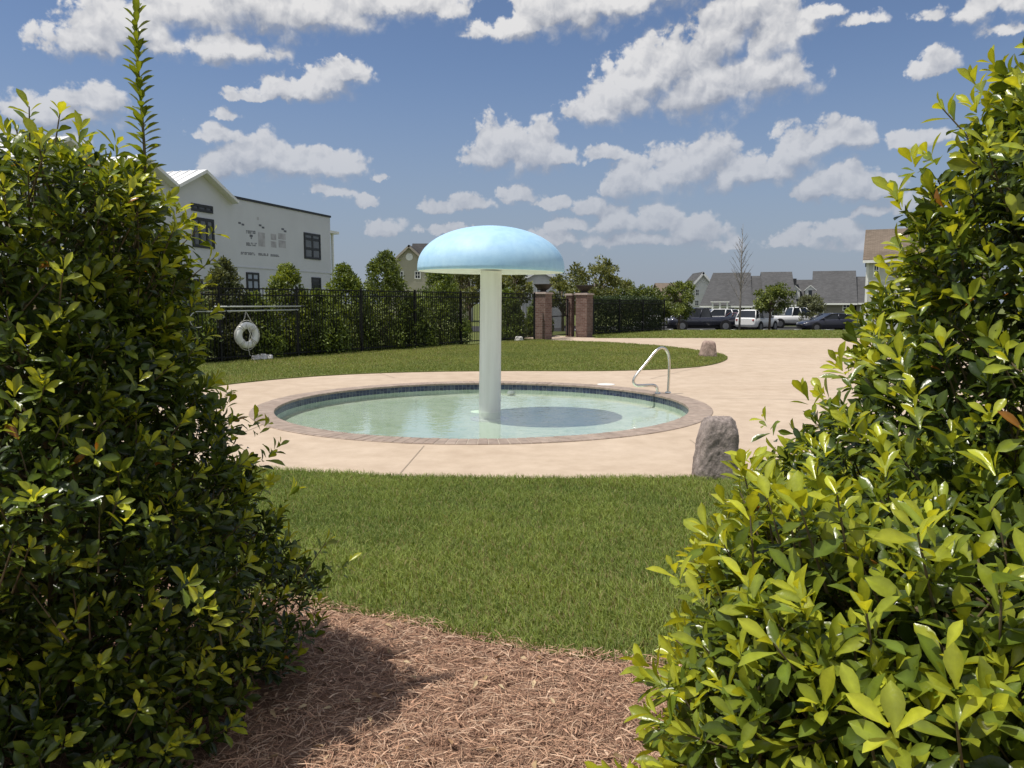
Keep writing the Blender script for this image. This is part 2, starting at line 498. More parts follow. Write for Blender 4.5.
SKY_DUST, SKY_OZONE, SKY_TINT, SKY_STRENGTH, CLOUD_STRENGTH = 0.4, 3.0, (0.70, 0.68, 0.72), 0.125, 1.0
HAZE_COL = (2.0, 2.38, 3.1)
CLOUDS = [
 (92,44,46,20),(130,30,50,30),(185,14,60,32),(250,8,70,36),(320,10,70,30),(390,2,70,22),(225,48,50,16),(150,46,40,12,.1),(440,6,30,16,.3),
 (300,90,44,15),(345,76,28,15),(322,84,30,16),(262,94,40,10,.25),(230,112,40,12,.55),
 (62,114,54,20),(98,102,30,20),(70,100,34,18),(8,150,40,18),(30,138,50,12),
 (206,134,36,16,.3),(226,166,26,20),(266,164,30,28),(300,170,36,18),(340,170,26,18),
 (326,194,30,12,.15),(386,230,34,16,.3),(440,211,22,12,.2),(470,208,26,13,.15),(381,181,16,8,.4),(368,202,18,9,.4),
 (484,160,26,20),(503,152,26,34),(532,156,32,28),(556,156,18,10),
 (520,26,50,16),(560,12,60,32),(620,2,70,22),(670,-6,40,12),
 (600,112,36,20),(625,100,40,34),(655,78,34,36),(672,66,28,34),(700,92,60,40),(722,40,30,42),(750,12,36,44),(770,40,34,44),(765,84,50,34),(786,84,24,18),(815,12,34,14,.35),(800,30,26,18,.2),
 (620,188,26,24),(645,184,30,26),(680,174,36,32),(710,168,26,34),(740,178,36,22),(768,176,30,18),(795,156,28,26),(820,148,26,22),(856,140,26,16),
 (825,194,24,18),(850,190,26,22),(876,194,22,14),(908,142,34,13,.15),(930,136,24,10,.2),(934,64,30,17,.3),(985,12,60,20,.35),(935,14,40,16,.4),(865,22,30,12,.45),(1010,30,40,12,.5),
 (872,214,26,13,.1),(905,210,26,17,.1),(940,225,40,16,.2),(600,157,24,12,.25),
 (518,199,26,14,.1),(548,206,34,10,.2),(590,212,18,16,.1),(612,226,30,22,.15),(655,224,34,26,.12),(690,234,40,26,.15),(640,242,90,14,.2),(720,244,40,12,.3),(560,240,60,14,.3),(575,226,40,14,.3),
 (790,242,50,13,.3),(838,232,44,14,.25),(858,242,44,12,.25),(450,232,60,8,.5),
]
SUN_STRENGTH = 4.2
def build_light_camera():
    ld = bpy.data.lights.new('sun', 'SUN'); ld.energy = SUN_STRENGTH; ld.angle = R(0.53); ld.color = (1.0, 0.95, 0.87)
    lo = bpy.data.objects.new('sun', ld); col.objects.link(lo); lo.location = (-10, -5, 30)
    lo.rotation_euler = SUN_DIR.to_track_quat('Z', 'Y').to_euler()
    cd = bpy.data.cameras.new('camera'); co = bpy.data.objects.new('camera', cd); col.objects.link(co)
    co.location = (0, 0, CAM_H); co.rotation_euler = (math.pi / 2 - PITCH, 0, 0)
    cd.sensor_fit = 'HORIZONTAL'; cd.sensor_width = 36; cd.lens = 36 * FPX / 1024
    cd.clip_start = 0.05; cd.clip_end = 9000
    scene.camera = co
    vs = scene.view_settings; vs.view_transform = 'Standard'; vs.look = 'None'; vs.exposure = 0.10; vs.gamma = 1; vs.use_curve_mapping = False
    cy = scene.cycles
    cy.use_denoising = True
    try: cy.denoiser = 'OPENIMAGEDENOISE'
    except Exception: pass
    cy.max_bounces = 8; cy.transparent_max_bounces = 16; cy.caustics_reflective = False; cy.caustics_refractive = False
    cy.sample_clamp_indirect = 8.0
build_world(); build_light_camera()

# ================================================================== ground, deck, lawns, mulch
PC = (-0.44, 11.77); PR = 3.10; CR = 3.43
def sstep(a, b, x):
    t = min(1, max(0, (x - a) / (b - a))); return t * t * (3 - 2 * t)
def terrain(x, y): return -0.03 - 0.68 * sstep(43, 53, y)

def build_ground():
    radii = [3.3, 3.8, 5, 7, 9, 11, 13, 15, 17, 19, 21, 23, 25] + list(range(27, 48)) + [50, 55, 60, 70, 85, 110, 160, 250, 400, 700, 1200, 2200, 4000]
    n = 160; V = []; F = []
    for r in radii:
        for k in range(n):
            a = 2 * math.pi * k / n; x = PC[0] + r * math.cos(a); y = PC[1] + r * math.sin(a)
            V.append((x, y, terrain(x, y)))
    for i in range(len(radii) - 1):
        for k in range(n):
            F.append((i * n + k, (i + 1) * n + k, (i + 1) * n + (k + 1) % n, i * n + (k + 1) % n))
    tag(poly_mesh('ground', np.array(V), np.array(F), M['far_turf']), kind='structure')
build_ground()

def sheet(name, outer, z, mat, hole=None, thick=0.0, parent=None):
    bm = bmesh.new()
    def loop(pts):
        vs = [bm.verts.new((p[0], p[1], z)) for p in pts]
        return [bm.edges.new((vs[i], vs[(i + 1) % len(vs)])) for i in range(len(vs))]
    ed = loop(outer)
    if hole: ed += loop(hole)
    r = bmesh.ops.triangle_fill(bm, use_beauty=True, use_dissolve=False, edges=ed, normal=(0, 0, 1))
    for f in bm.faces:
        if f.normal.z < 0: f.normal_flip()
    if thick:
        ex = bmesh.ops.extrude_edge_only(bm, edges=[e for e in bm.edges if len(e.link_faces) == 1])
        for v in ex['geom']:
            if isinstance(v, bmesh.types.BMVert): v.co.z -= thick
        bmesh.ops.recalc_face_normals(bm, faces=bm.faces)
    me = bpy.data.meshes.new(name); bm.to_mesh(me); bm.free()
    me.materials.append(mat)
    o = bpy.data.objects.new(name, me); col.objects.link(o)
    if parent: o.parent = parent
    return o

def dens_curve(pts, n=6):
    """smooth closed or open polyline through points (Catmull-Rom)"""
    P = [Vector((p[0], p[1], 0)) for p in pts]; out = []
    for i in range(len(P) - 1):
        p0, p1, p2, p3 = P[max(i - 1, 0)], P[i], P[i + 1], P[min(i + 2, len(P) - 1)]
        for k in range(n):
            t = k / n
            q = 0.5 * ((2 * p1) + (p2 - p0) * t + (2 * p0 - 5 * p1 + 4 * p2 - p3) * t * t + (3 * p1 - p0 - 3 * p2 + p3) * t ** 3)
            out.append((q.x, q.y))
    out.append((P[-1].x, P[-1].y)); return out

FRONT = dens_curve([G(*p) for p in ((60, 452), (180, 463), (280, 470.5), (340, 474), (420, 477), (550, 478.8), (680, 478), (740, 474.5), (775, 469), (830, 459), (900, 446), (1010, 428))])
circ = lambda r, n=160: [(PC[0] + r * math.cos(2 * math.pi * k / n), PC[1] + r * math.sin(2 * math.pi * k / n)) for k in range(n)]
BACK_Y = 34.3
GATE_D = Vector((0.557, 0.83, 0)).normalized()
pa = G(543, 339.4); pb = G(583, 336.9)
deck_outer = FRONT + [(14, 13), (26, 18), (30, BACK_Y), (5.2, BACK_Y)]
deck_outer += [(pb[0] - 0.2, pb[1] - 0.5), (pb[0] - 1.6, pb[1] + 2.6), (pa[0] - 1.4, pa[1] + 2.6), (pa[0] + 0.3, pa[1] - 0.25)]
deck_outer += [G(560, 346), G(520, 358), G(430, 366), G(330, 372), G(230, 381), G(160, 390), G(60, 402)]
tag(sheet('pool_deck', deck_outer, 0.0, M['deck'], hole=circ(CR - 0.02), thick=0.12), kind='structure')

# control joints cut in the deck
jm = MB()
def joint(p, q, w=0.012, z=0.0035):
    p = Vector((*p, 0)); q = Vector((*q, 0)); d = (q - p).normalized(); nn = Vector((-d.y, d.x, 0)) * w / 2
    jm.face([(*(p - nn).xy, z), (*(q - nn).xy, z), (*(q + nn).xy, z), (*(p + nn).xy, z)])
joint(G(424, 446), G(398, 476)); joint(G(262, 425), G(205, 448)); joint(G(690, 440), G(735, 472))
joint(G(712, 398), G(900, 402)); joint(G(650, 379), G(700, 367)); joint(G(395, 378), G(380, 373.5))
joint((6.5, 15.5), (16, 19.5)); joint((7.5, 21), (24, 24)); joint((9, 26.5), (26, 28)); joint((9.5, 13.2), (8.2, 33.5)); joint((14.5, 14), (13.5, 33.5))
tag(jm.build('deck_joints', M['joint']), kind='structure')

MULCH_EDGE = dens_curve([G(*p) for p in ((60, 560), (200, 584), (300, 606), (345, 613), (400, 622), (460, 637), (520, 649), (580, 658), (640, 664), (720, 668), (820, 664), (1000, 640))])
mulch_outer = MULCH_EDGE + [(5.5, 4.2), (5.5, -1.5), (-5, -1.5), (-5, 4.5)]
tag(sheet('mulch_bed', mulch_outer, 0.0, M['mulch']), kind='structure')
lawn_front = MULCH_EDGE + [(6, 4.6), (10, 8), (FRONT[-1][0] + 0.2, FRONT[-1][1])] + FRONT[::-1] + [(-7, 8), (-7, 4.8)]
tag(sheet('front_lawn', lawn_front, 0.006, M['turf_soil'], thick=0.03), kind='structure')

F0 = Vector((-10.4, 15.75, 0)); F1 = Vector((0.95, 32.65, 0))          # line of the long fence
ARC = dens_curve([G(*p) for p in ((40, 412), (120, 400), (180, 391.5), (235, 384), (290, 378.5), (350, 374.6), (420, 372.2), (500, 371.2), (600, 371.2), (660, 369.6), (700, 366.8), (720, 362.8), (727.5, 358.5), (722, 355), (700, 351), (660, 346.5), (620, 343.6), (580, 341.8), (550, 340.8))])
lawn_isl = ARC + [(F1.x + 0.1, F1.y - 0.1), (F0.x, F0.y), (-11.5, 13)]
tag(sheet('pool_side_lawn', lawn_isl, 0.02, M['turf_soil'], thick=0.05), kind='structure')

# back lawn between deck and car park
def strip_grid(name, x0, x1, y0, y1, nx, ny, zf, mat):
    xs = np.linspace(x0, x1, nx); ys = np.linspace(y0, y1, ny)
    V = np.array([(x, y, zf(x, y)) for y in ys for x in xs])
    F = np.array([(j * nx + i, j * nx + i + 1, (j + 1) * nx + i + 1, (j + 1) * nx + i) for j in range(ny - 1) for i in range(nx - 1)])
    return poly_mesh(name, V, F, mat)
tag(strip_grid('back_lawn', 3.7, 34, BACK_Y + 0.01, 52, 8, 40, lambda x, y: terrain(x, y) + 0.035, M['turf_soil']), kind='structure')
tag(strip_grid('car_park', -4, 60, 54.5, 76, 8, 4, lambda x, y: -0.71 + 0.006, M['asphalt']), kind='structure')
kb = MB(); kb.box(-4, 60, 54.2, 54.45, -0.8, -0.58)
tag(kb.build('kerb', M['kerb'], bevel=0.02), kind='structure')
pm = MB()
for i in range(22):
    x = 0 + i * 2.7; pm.box(x, x + 0.1, 61.5, 66.5, -0.705, -0.699)
tag(pm.build('parking_lines', M['line_paint']), kind='structure')

# ------------------------------------------------------------------ grass blades
def grass(name, poly, dens, h, w, x0, x1, y0, y1, zf, seed, c_lo, c_hi, dry=0.08, densf=None, clump=1.2):
    g = np.random.default_rng(seed)
    N = int((x1 - x0) * (y1 - y0) * dens)
    P = np.stack([g.uniform(x0, x1, N), g.uniform(y0, y1, N)], 1)
    P = P[inside(poly, P)]
    if densf is not None: P = P[g.uniform(0, 1, len(P)) < densf(P)]
    N = len(P)
    z = np.array(zf(P)) if callable(zf) else np.full(N, zf)
    pat = wav(P, clump, seed) ; pat2 = wav(P, clump * 5, seed + 1)
    H = h * g.uniform(0.55, 1.25, N) * (1 + 0.18 * pat2)
    W = w * g.uniform(0.7, 1.3, N)
    a = g.uniform(0, 2 * math.pi, N); la = g.uniform(0, 2 * math.pi, N) * 0.7 + 0.8 * pat
    lean = np.abs(g.normal(0.62, 0.36, N))
    side = np.stack([np.cos(a), np.sin(a), 0 * a], 1) * W[:, None] * 0.5
    ld = np.stack([np.cos(la), np.sin(la), 0 * la], 1)
    base = np.stack([P[:, 0], P[:, 1], z - 0.004], 1)
    up = np.array([0, 0, 1.0])
    mid = base + up * (H * 0.55)[:, None] + ld * (H * lean * 0.4)[:, None]
    tip = base + up * (H * (1 - 0.25 * lean))[:, None] + ld * (H * lean * 1.25)[:, None]
    V = np.stack([base - side, base + side, mid - side * 0.8, mid + side * 0.8, tip], 1).reshape(-1, 3)
    k = (np.arange(N) * 5)[:, None, None]
    F = (np.array([[0, 1, 2], [1, 3, 2], [2, 3, 4]])[None] + k).reshape(-1, 3)
    f = np.clip(0.5 + 0.32 * pat + 0.26 * pat2 + g.normal(0, 0.36, N), 0, 1)[:, None]
    C = np.array(c_lo) * (1 - f) + np.array(c_hi) * f
    dr = g.uniform(0, 1, N) < dry * (1 + 0.8 * pat)
    C[dr] = np.array((0.34, 0.27, 0.13)) * g.uniform(0.7, 1.2, (dr.sum(), 1))
    return poly_mesh(name, V, F, M['grass'], attr=np.repeat(C, 5, axis=0), smooth=False)

GLO, GHI = (0.10, 0.16, 0.03), (0.31, 0.375, 0.085)
def near_f(P):
    d = np.abs(P[:, 0] - 0.1 * P[:, 1] + 0.2)
    return np.clip(1.25 - np.maximum(0, d - 2.2) * 0.9, 0.22, 1)
tag(grass('front_lawn_grass', lawn_front, 8000, 0.052, 0.0046, -6, 7, 3.0, 9.5, 0.006, 11, GLO, GHI, densf=near_f), label='short green grass of the front lawn between mulch and pool deck', cat='grass', kind='stuff')
tag(grass('pool_side_grass', lawn_isl, 900, 0.055, 0.012, -11.5, 9, 12.5, 34, 0.02, 12, (0.135, 0.18, 0.035), (0.29, 0.32, 0.08), dry=0.10, clump=0.6), label='green grass of the curved lawn between pool deck and black fence', cat='grass', kind='stuff')
zt = lambda P: np.array([terrain(x, y) + 0.035 for x, y in P])
tag(grass('back_lawn_grass', [(3.8, BACK_Y), (30, BACK_Y), (30, 50), (3.8, 50)], 230, 0.07, 0.03, 3.8, 30, BACK_Y, 50, zt, 13, (0.16, 0.205, 0.045), (0.28, 0.32, 0.085), clump=0.5), label='grass strip between the far edge of the deck and the car park', cat='grass', kind='stuff')

# ------------------------------------------------------------------ pine straw
def straw():
    g = np.random.default_rng(21)
    N = 125000
    P = np.stack([g.uniform(-3.2, 2.6, N), g.uniform(0.8, 4.4, N)], 1)
    core = (np.abs(P[:, 0] + 0.15) < 1.25)
    P = P[core | (g.uniform(0, 1, N) < 0.25)]
    pl = [(p[0], p[1] + 0.05) for p in mulch_outer]
    P = P[inside(pl, P)]; N = len(P)
    L = g.uniform(0.025, 0.10, N); W = g.uniform(0.0016, 0.0036, N)
    chip = g.uniform(0, 1, N) < 0.10
    L[chip] *= 0.5; W[chip] *= 2.6
    a = g.uniform(0, 2 * math.pi, N) + 0.5 * wav(P, 5, 3)
    z0 = g.uniform(0.002, 0.028, N) + 0.012 * wav(P, 7, 5).clip(-0.5, 1)
    tilt = g.normal(0, 0.13, N); bend = g.normal(0, 0.18, N)
    d = np.stack([np.cos(a), np.sin(a), tilt], 1); s = np.stack([-np.sin(a), np.cos(a), g.normal(0, 0.5, N)], 1)
    s = nrm(s)
    c = np.stack([P[:, 0], P[:, 1], np.maximum(z0, 0.004)], 1)
    V = []
    for t, ww in ((-0.5, 0.7), (0, 1.0), (0.5, 0.6)):
        q = c + d * (L * t)[:, None] + s * (bend * L * (0.25 - t * t))[:, None] + np.array([0, 0, 1]) * (0.2 * L * (0.25 - t * t))[:, None]
        V += [q - s * (W * ww * 0.5)[:, None], q + s * (W * ww * 0.5)[:, None]]
    V = np.stack(V, 1)
    V[:, :, 2] = np.maximum(V[:, :, 2], 0.003)
    F = (np.array([[0, 1, 3, 2], [2, 3, 5, 4]])[None] + (np.arange(N) * 6)[:, None, None]).reshape(-1, 4)
    base = np.array([(0.56, 0.36, 0.24), (0.40, 0.235, 0.155), (0.64, 0.45, 0.32), (0.22, 0.125, 0.085), (0.52, 0.31, 0.205)])
    C = base[g.integers(0, 5, N)] * g.uniform(0.75, 1.2, (N, 1))
    o = poly_mesh('pine_straw', V.reshape(-1, 3), F, M['straw'], attr=np.repeat(C, 6, axis=0), smooth=False)
    tag(o, label='reddish brown shredded mulch and pine straw on the planting bed', cat='mulch', kind='stuff')
straw()

def litter():
    g = np.random.default_rng(31); N = 150
    T = leaf_template(4, 0.42, 0.35, -0.15)
    P = np.stack([g.uniform(-1.6, 0.9, N), g.uniform(2.0, 3.9, N), g.uniform(0.018, 0.035, N)], 1)
    P = P[inside([(p[0], p[1] - 0.04) for p in mulch_outer], P[:, :2])]; N = len(P)
    a = g.uniform(0, 6.28, N)
    d = nrm(np.stack([np.cos(a), np.sin(a), g.normal(0, 0.2, N)], 1)); n0 = nrm(np.array([[0, 0, 1.0]]) + g.normal(0, 0.3, (N, 3)))
    x = nrm(np.cross(d, n0)); n1 = np.cross(x, d); sc = g.uniform(0.03, 0.055, N)
    C = np.array([(0.42, 0.30, 0.17), (0.33, 0.20, 0.11), (0.52, 0.40, 0.25)])[g.integers(0, 3, N)]
    V, F, CC = instance(T[0], T[1], P, np.stack([x, d, n1], -1), np.stack([sc, sc, sc], -1), C)
    tag(poly_mesh('leaf_litter', V, F, M['straw'], None, CC), label='few dry tan leaves fallen on the reddish mulch', cat='leaf litter', kind='stuff')
# ================================================================== pool and what stands round it
def build_pool():
    root = empty('wading_pool', (PC[0], PC[1], 0), 0, 'round shallow wading pool with blue tile band and brick coping', 'pool')
    # coping: bricks laid radially, joints lower and paler
    mb = MB(); n = 178
    def ringbox(a0, a1, r0, r1, z0, z1, m):
        P = [(r * math.cos(a), r * math.sin(a)) for r, a in ((r0, a0), (r1, a0), (r1, a1), (r0, a1))]
        b = 0.006
        T = [(r * math.cos(a), r * math.sin(a)) for r, a in ((r0 + b, a0 + b / r0), (r1 - b, a0 + b / r1), (r1 - b, a1 - b / r1), (r0 + b, a1 - b / r0))]
        lo = [(*p, z0) for p in P]; mid = [(*p, z1 - b) for p in P]; top = [(*p, z1) for p in T]
        for i in range(4):
            j = (i + 1) % 4
            mb.face([lo[j], lo[i], mid[i], mid[j]][::-1], m); mb.face([mid[j], mid[i], top[i], top[j]][::-1], m)
        mb.face(top, m)
    g = np.random.default_rng(5)
    for k in range(n):
        a0 = 2 * math.pi * k / n; a1 = 2 * math.pi * (k + 1) / n
        ringbox(a0 + 0.0011, a1 - 0.0011, PR - 0.010, CR, -0.024, 0.012 + g.uniform(-0.002, 0.002), int(g.integers(0, 3)))
    mb.lathe([(PR + 0.012, -0.06), (PR + 0.012, 0.006), (CR - 0.01, 0.006), (CR - 0.01, -0.06)], 160, 3, smooth=False)
    cc = [(0.30, 0.235, 0.19), (0.285, 0.22, 0.178), (0.325, 0.255, 0.208)]
    mb.build('coping', [mottled('coping_paver', c, 0.22, 9, 0.85, 0.3, 60) for c in cc] + [mottled('coping_mortar', (0.40, 0.335, 0.27), 0.1, 20, 0.95)], root)
    # tile band with mortar grid
    t = MB(); nt = 260
    for k in range(nt):
        for q in range(2):
            z0, z1 = ((-0.122, -0.075), (-0.072, -0.026))[q]
            a0 = 2 * math.pi * k / nt + 0.0012; a1 = 2 * math.pi * (k + 1) / nt - 0.0012
            r = PR + 0.003
            P = [(r * math.cos(a), r * math.sin(a), z) for a, z in ((a0, z0), (a1, z0), (a1, z1), (a0, z1))]
            t.face(P[::-1], int(g.integers(0, 3)))
    t.lathe([(PR + 0.008, -0.125), (PR + 0.008, -0.022)], 128, 3)
    bl = [(0.03, 0.04, 0.08), (0.045, 0.06, 0.11), (0.07, 0.085, 0.12)]
    t.build('tile_band', [mottled('blue_glazed_tile', c, 0.3, 25, 0.2) for c in bl] + [mottled('tile_grout', (0.20, 0.22, 0.25), 0.1, 20, 0.9)], root)
    # plaster floor with a low step inside the wall
    m = NT('pale_green_pool_plaster'); co = m.coord()
    a = m.noise(co, 0.9, 6, 0.62, dist=0.4); b = m.noise(co, 4.5, 5, 0.6, dist=0.8); c = m.noise(co, 24, 3)
    c1 = m.ramp(a, [(0.30, (0.64, 0.72, 0.57)), (0.5, (0.76, 0.83, 0.69)), (0.72, (0.84, 0.89, 0.78))])
    c2 = m.mixc(0.55, c1, m.ramp(b, [(0.32, (0.60, 0.72, 0.55)), (0.46, (0.95, 0.97, 0.93)), (0.7, (1.04, 1.04, 1.04))]), 'MULTIPLY')
    c3 = m.mixc(0.25, c2, m.ramp(c, [(0.3, (0.8, 0.85, 0.8)), (0.6, (1, 1, 1))]), 'MULTIPLY')
    m.set(Base_Color=c3, Roughness=0.8)
    f = MB(); f.lathe([(0.02, -0.235), (1.5, -0.232), (2.6, -0.226), (2.97, -0.222), (PR - 0.01, -0.212), (PR + 0.005, -0.19), (PR + 0.005, -0.124)], 128, 0)
    f.face([(0.02 * math.cos(2 * math.pi * k / 128), 0.02 * math.sin(2 * math.pi * k / 128), -0.235) for k in range(128)], 0)
    f.build('pool_floor', m.mat, root)
    # water: clear sheet, mirror at grazing angles
    w = NT('pool_water'); co = w.coord()
    h = w.math('ADD', w.noise(co, 5.5, 3, 0.5, dist=0.6), w.math('MULTIPLY', w.noise(co, 16, 2), 0.35))
    bp = w.node('ShaderNodeBump'); bp.inputs['Strength'].default_value = 0.10; bp.inputs['Distance'].default_value = 0.03
    w.link(h, bp.inputs['Height'])
    fr = w.node('ShaderNodeFresnel'); fr.inputs['IOR'].default_value = 1.33; w.link(bp.outputs[0], fr.inputs['Normal'])
    tr = w.node('ShaderNodeBsdfTransparent'); tr.inputs['Color'].default_value = (0.92, 0.98, 0.955, 1)
    gl = w.node('ShaderNodeBsdfGlossy'); gl.inputs['Roughness'].default_value = 0.03; w.link(bp.outputs[0], gl.inputs['Normal'])
    mx = w.node('ShaderNodeMixShader'); w.link(w.math('MULTIPLY', fr.outputs[0], 0.66), mx.inputs[0])
    w.link(tr.outputs[0], mx.inputs[1]); w.link(gl.outputs[0], mx.inputs[2]); w.link(mx.outputs[0], w.out.inputs['Surface'])
    ws = MB(); ws.lathe([(0.2, -0.115), (1.2, -0.115), (2.2, -0.115), (PR + 0.004, -0.115)], 96, 0)
    ws.face([(0.2 * math.cos(2 * math.pi * k / 96), 0.2 * math.sin(2 * math.pi * k / 96), -0.115) for k in range(96)], 0)
    ws.build('water', w.mat, root)
    # return fitting on the far wall and lid of the skimmer on the deck
    q = MB(); q.lathe([(0.0001, 0.0), (0.05, 0.004), (0.075, -0.02), (0.08, -0.05)], 20)
    o = q.build('return_fitting', M['white_paint'], root); o.location = (0.42, 2.98, -0.14)
build_pool()
q = MB(); q.lathe([(0.17, -0.01), (0.17, 0.006), (0.155, 0.010), (0.0001, 0.011)], 28)
sk = q.build('skimmer_lid', mottled('skimmer_lid_plastic', (0.74, 0.72, 0.68), 0.06, 9, 0.5))
sk.location = (*G(606, 384.5), 0.0); tag(sk, 'round white plastic skimmer lid in the deck behind the coping', 'lid')

def build_mushroom():
    x, y = PC[0] + 0.095, PC[1]
    root = empty('water_mushroom', (x, y, -0.235), 0, 'pale blue mushroom shaped water feature on a cream pole in the wading pool', 'water feature')
    zb = 0.235
    n = NT('cream_gel_coat'); co = n.coord()
    sp = n.node('ShaderNodeSeparateXYZ'); n.link(co, sp.inputs[0])
    mp = n.node('ShaderNodeMapping'); mp.inputs['Scale'].default_value = (9, 9, 0.7); n.link(co, mp.inputs[0])
    st = n.noise(mp.outputs[0], 1.0, 5, 0.6)
    n.set(Base_Color=n.ramp(st, [(0.3, (0.74, 0.73, 0.69)), (0.6, (0.85, 0.84, 0.81))]), Roughness=0.45)
    p = MB(); p.lathe([(0.168, 0.0), (0.168, 0.3), (0.165, 1.2), (0.163, 2.27)], 40)
    p.build('pole', n.mat, root)
    fl = MB(); fl.lathe([(0.30, 0.001), (0.30, 0.016), (0.285, 0.02), (0.17, 0.022)], 40); 
    for k in range(8):
        a = k * math.pi / 4; fl.lathe([(0.018, 0.02), (0.018, 0.034), (0.0001, 0.036)], 8, c=(0.235 * math.cos(a), 0.235 * math.sin(a), 0))
    fl.build('base_flange', M['white_paint'], root)
    c = NT('pale_blue_gel_coat'); co = c.coord()
    a = c.noise(co, 2.2, 6, 0.6); b = c.noise(co, 11, 5, 0.65)
    mp = c.node('ShaderNodeMapping'); mp.inputs['Scale'].default_value = (7, 7, 0.9); c.link(co, mp.inputs[0])
    s = c.noise(mp.outputs[0], 1.2, 4)
    k1 = c.ramp(a, [(0.3, (0.35, 0.58, 0.79)), (0.7, (0.44, 0.66, 0.84))])
    k2 = c.mixc(0.35, k1, c.ramp(b, [(0.35, (0.78, 0.84, 0.88)), (0.6, (1.05, 1.05, 1.03))]), 'MULTIPLY')
    k3 = c.mixc(0.3, k2, c.ramp(s, [(0.35, (0.80, 0.85, 0.92)), (0.6, (1, 1, 1))]), 'MULTIPLY')
    c.set(Base_Color=k3, Roughness=0.58)
    Rr = 1.11; z0 = 2.02 + zb; zr = 0.055; H = 0.63
    prof = [(Rr - 0.02, z0), (Rr, z0 + 0.012), (Rr, z0 + zr)]
    for i in range(1, 25):
        th = i / 24 * math.pi / 2
        prof.append((max(Rr * math.cos(th), 0.0001), z0 + zr + H * math.sin(th) ** 0.94))
    cp = MB(); cp.lathe(prof, 72); cp.build('cap', c.mat, root)
    u = MB(); u.lathe([(Rr - 0.02, z0), (Rr - 0.06, z0 + 0.004), (0.55, z0 + 0.02), (0.164, z0 + 0.03)], 72)
    u.build('cap_underside', n.mat, root)
    root.rotation_euler = (0.0, 0.012, 0.0)
build_mushroom()

def build_handrail():
    x, y = G(668, 394)
    d = Vector((PC[0] - x, PC[1] - y, 0)).normalized()
    root = empty('handrail', (x, y, 0.02), math.atan2(d.y, d.x), 'bent stainless steel handrail standing on the pool coping', 'handrail')
    ctrl = [(0, 0), (-0.01, 0.25), (-0.01, 0.56), (0.03, 0.70), (0.11, 0.775), (0.20, 0.765), (0.30, 0.69), (0.48, 0.50), (0.62, 0.355), (0.685, 0.27), (0.69, 0.205), (0.65, 0.16), (0.58, 0.15), (0.40, 0.15), (0.30, 0.145), (0.24, 0.115), (0.215, 0.06), (0.21, 0.0)]
    pts = [(p[0], p[1]) for p in dens_curve(ctrl, 5)]
    t = MB(); t.tube([(a, 0, z) for a, z in pts], 0.0235, 12)
    t.build('rail', M['steel'], root)
    for a in (0.0, 0.21):
        e = MB(); e.lathe([(0.052, 0), (0.05, 0.012), (0.03, 0.022), (0.0245, 0.024)], 20, c=(a, 0, 0.002)); e.build('escutcheon', M['steel'], root)
build_handrail()

def boulder(name, loc, sx, sy, sz, seed, label, lean=(0.0, 0.0), colr=(0.30, 0.255, 0.235), top=0.75, rz=0):
    g = np.random.default_rng(seed)
    bm = bmesh.new(); bmesh.ops.create_icosphere(bm, subdivisions=6, radius=1)
    V = np.array([v.co for v in bm.verts])
    p = 4.5
    s = (np.abs(V[:, 0]) ** p + np.abs(V[:, 1]) ** p + np.abs(V[:, 2]) ** (p + .6)) ** (-1 / p)
    V = V * s[:, None]
    for i in range(6):                               # chisel off a few facets
        nn = nrm(g.normal(0, 1, (1, 3)) * np.array([1, 1, .6]))[0]; dd = g.uniform(1.12, 1.32)
        q = V @ nn - dd; V = V - np.outer(np.maximum(q, 0) * 0.85, nn)
    def n3(P, f, sd):
        h = np.random.default_rng(sd); o = 0
        for k in range(8):
            kk = nrm(h.normal(0, 1, (1, 3)))[0] * f * h.uniform(0.6, 1.9); o = o + np.sin(P @ kk + h.uniform(0, 6.28))
        return o / 4
    nv = nrm(V)
    W = V + 0.35 * np.stack([n3(V, 3, seed + 30), n3(V, 3, seed + 31), n3(V, 3, seed + 32)], 1)
    V = V + nv * (0.045 * n3(W, 3, seed + 1) + 0.040 * -np.abs(n3(W, 6, seed + 2)) + 0.02 * n3(W, 14, seed + 3) + 0.008 * n3(W, 40, seed + 4))[:, None]
    t = (V[:, 2] + 1) / 2
    k = 1 - (1 - top) * t
    X = V[:, 0] * sx * k + lean[0] * t; Y = V[:, 1] * sy * k + lean[1] * t; Z = (V[:, 2] + 0.86) * sz / 1.86
    for v, x, y, z in zip(bm.verts, X, Y, Z): v.co = (x, y, z)
    me = bpy.data.meshes.new(name); bm.to_mesh(me); bm.free()
    me.polygons.foreach_set('use_smooth', [True] * len(me.polygons))
    m = NT('rough_boulder'); co = m.coord()
    a = m.noise(co, 7, 8, 0.7); b = m.noise(co, 45, 5, 0.7); c = m.noise(co, 2.5, 4)
    c1 = m.ramp(a, [(0.32, tuple(x * 0.62 for x in colr)), (0.5, colr), (0.68, tuple(x * 1.35 for x in colr))])
    c2 = m.mixc(0.7, c1, m.ramp(b, [(0.35, (0.55, 0.55, 0.56)), (0.62, (1.2, 1.18, 1.15))]), 'MULTIPLY')
    m.set(Base_Color=c2, Roughness=0.95); m.b.inputs['Specular IOR Level'].default_value = 0.15
    m.bump(b, 0.8, 0.012)
    me.materials.append(m.mat)
    o = bpy.data.objects.new(name, me); col.objects.link(o); o.location = loc; o.rotation_euler = (0, 0, rz)
    return tag(o, label, 'boulder')
bx, by = G(716, 480.5)
boulder('boulder', (bx + 0.01, by + 0.14, -0.03), 0.195, 0.165, 0.575, 3, 'upright grey brown boulder at the near edge of the pool deck', (0.05, 0.0), (0.30, 0.255, 0.235), top=0.80)
bx, by = G(708.5, 357.5)
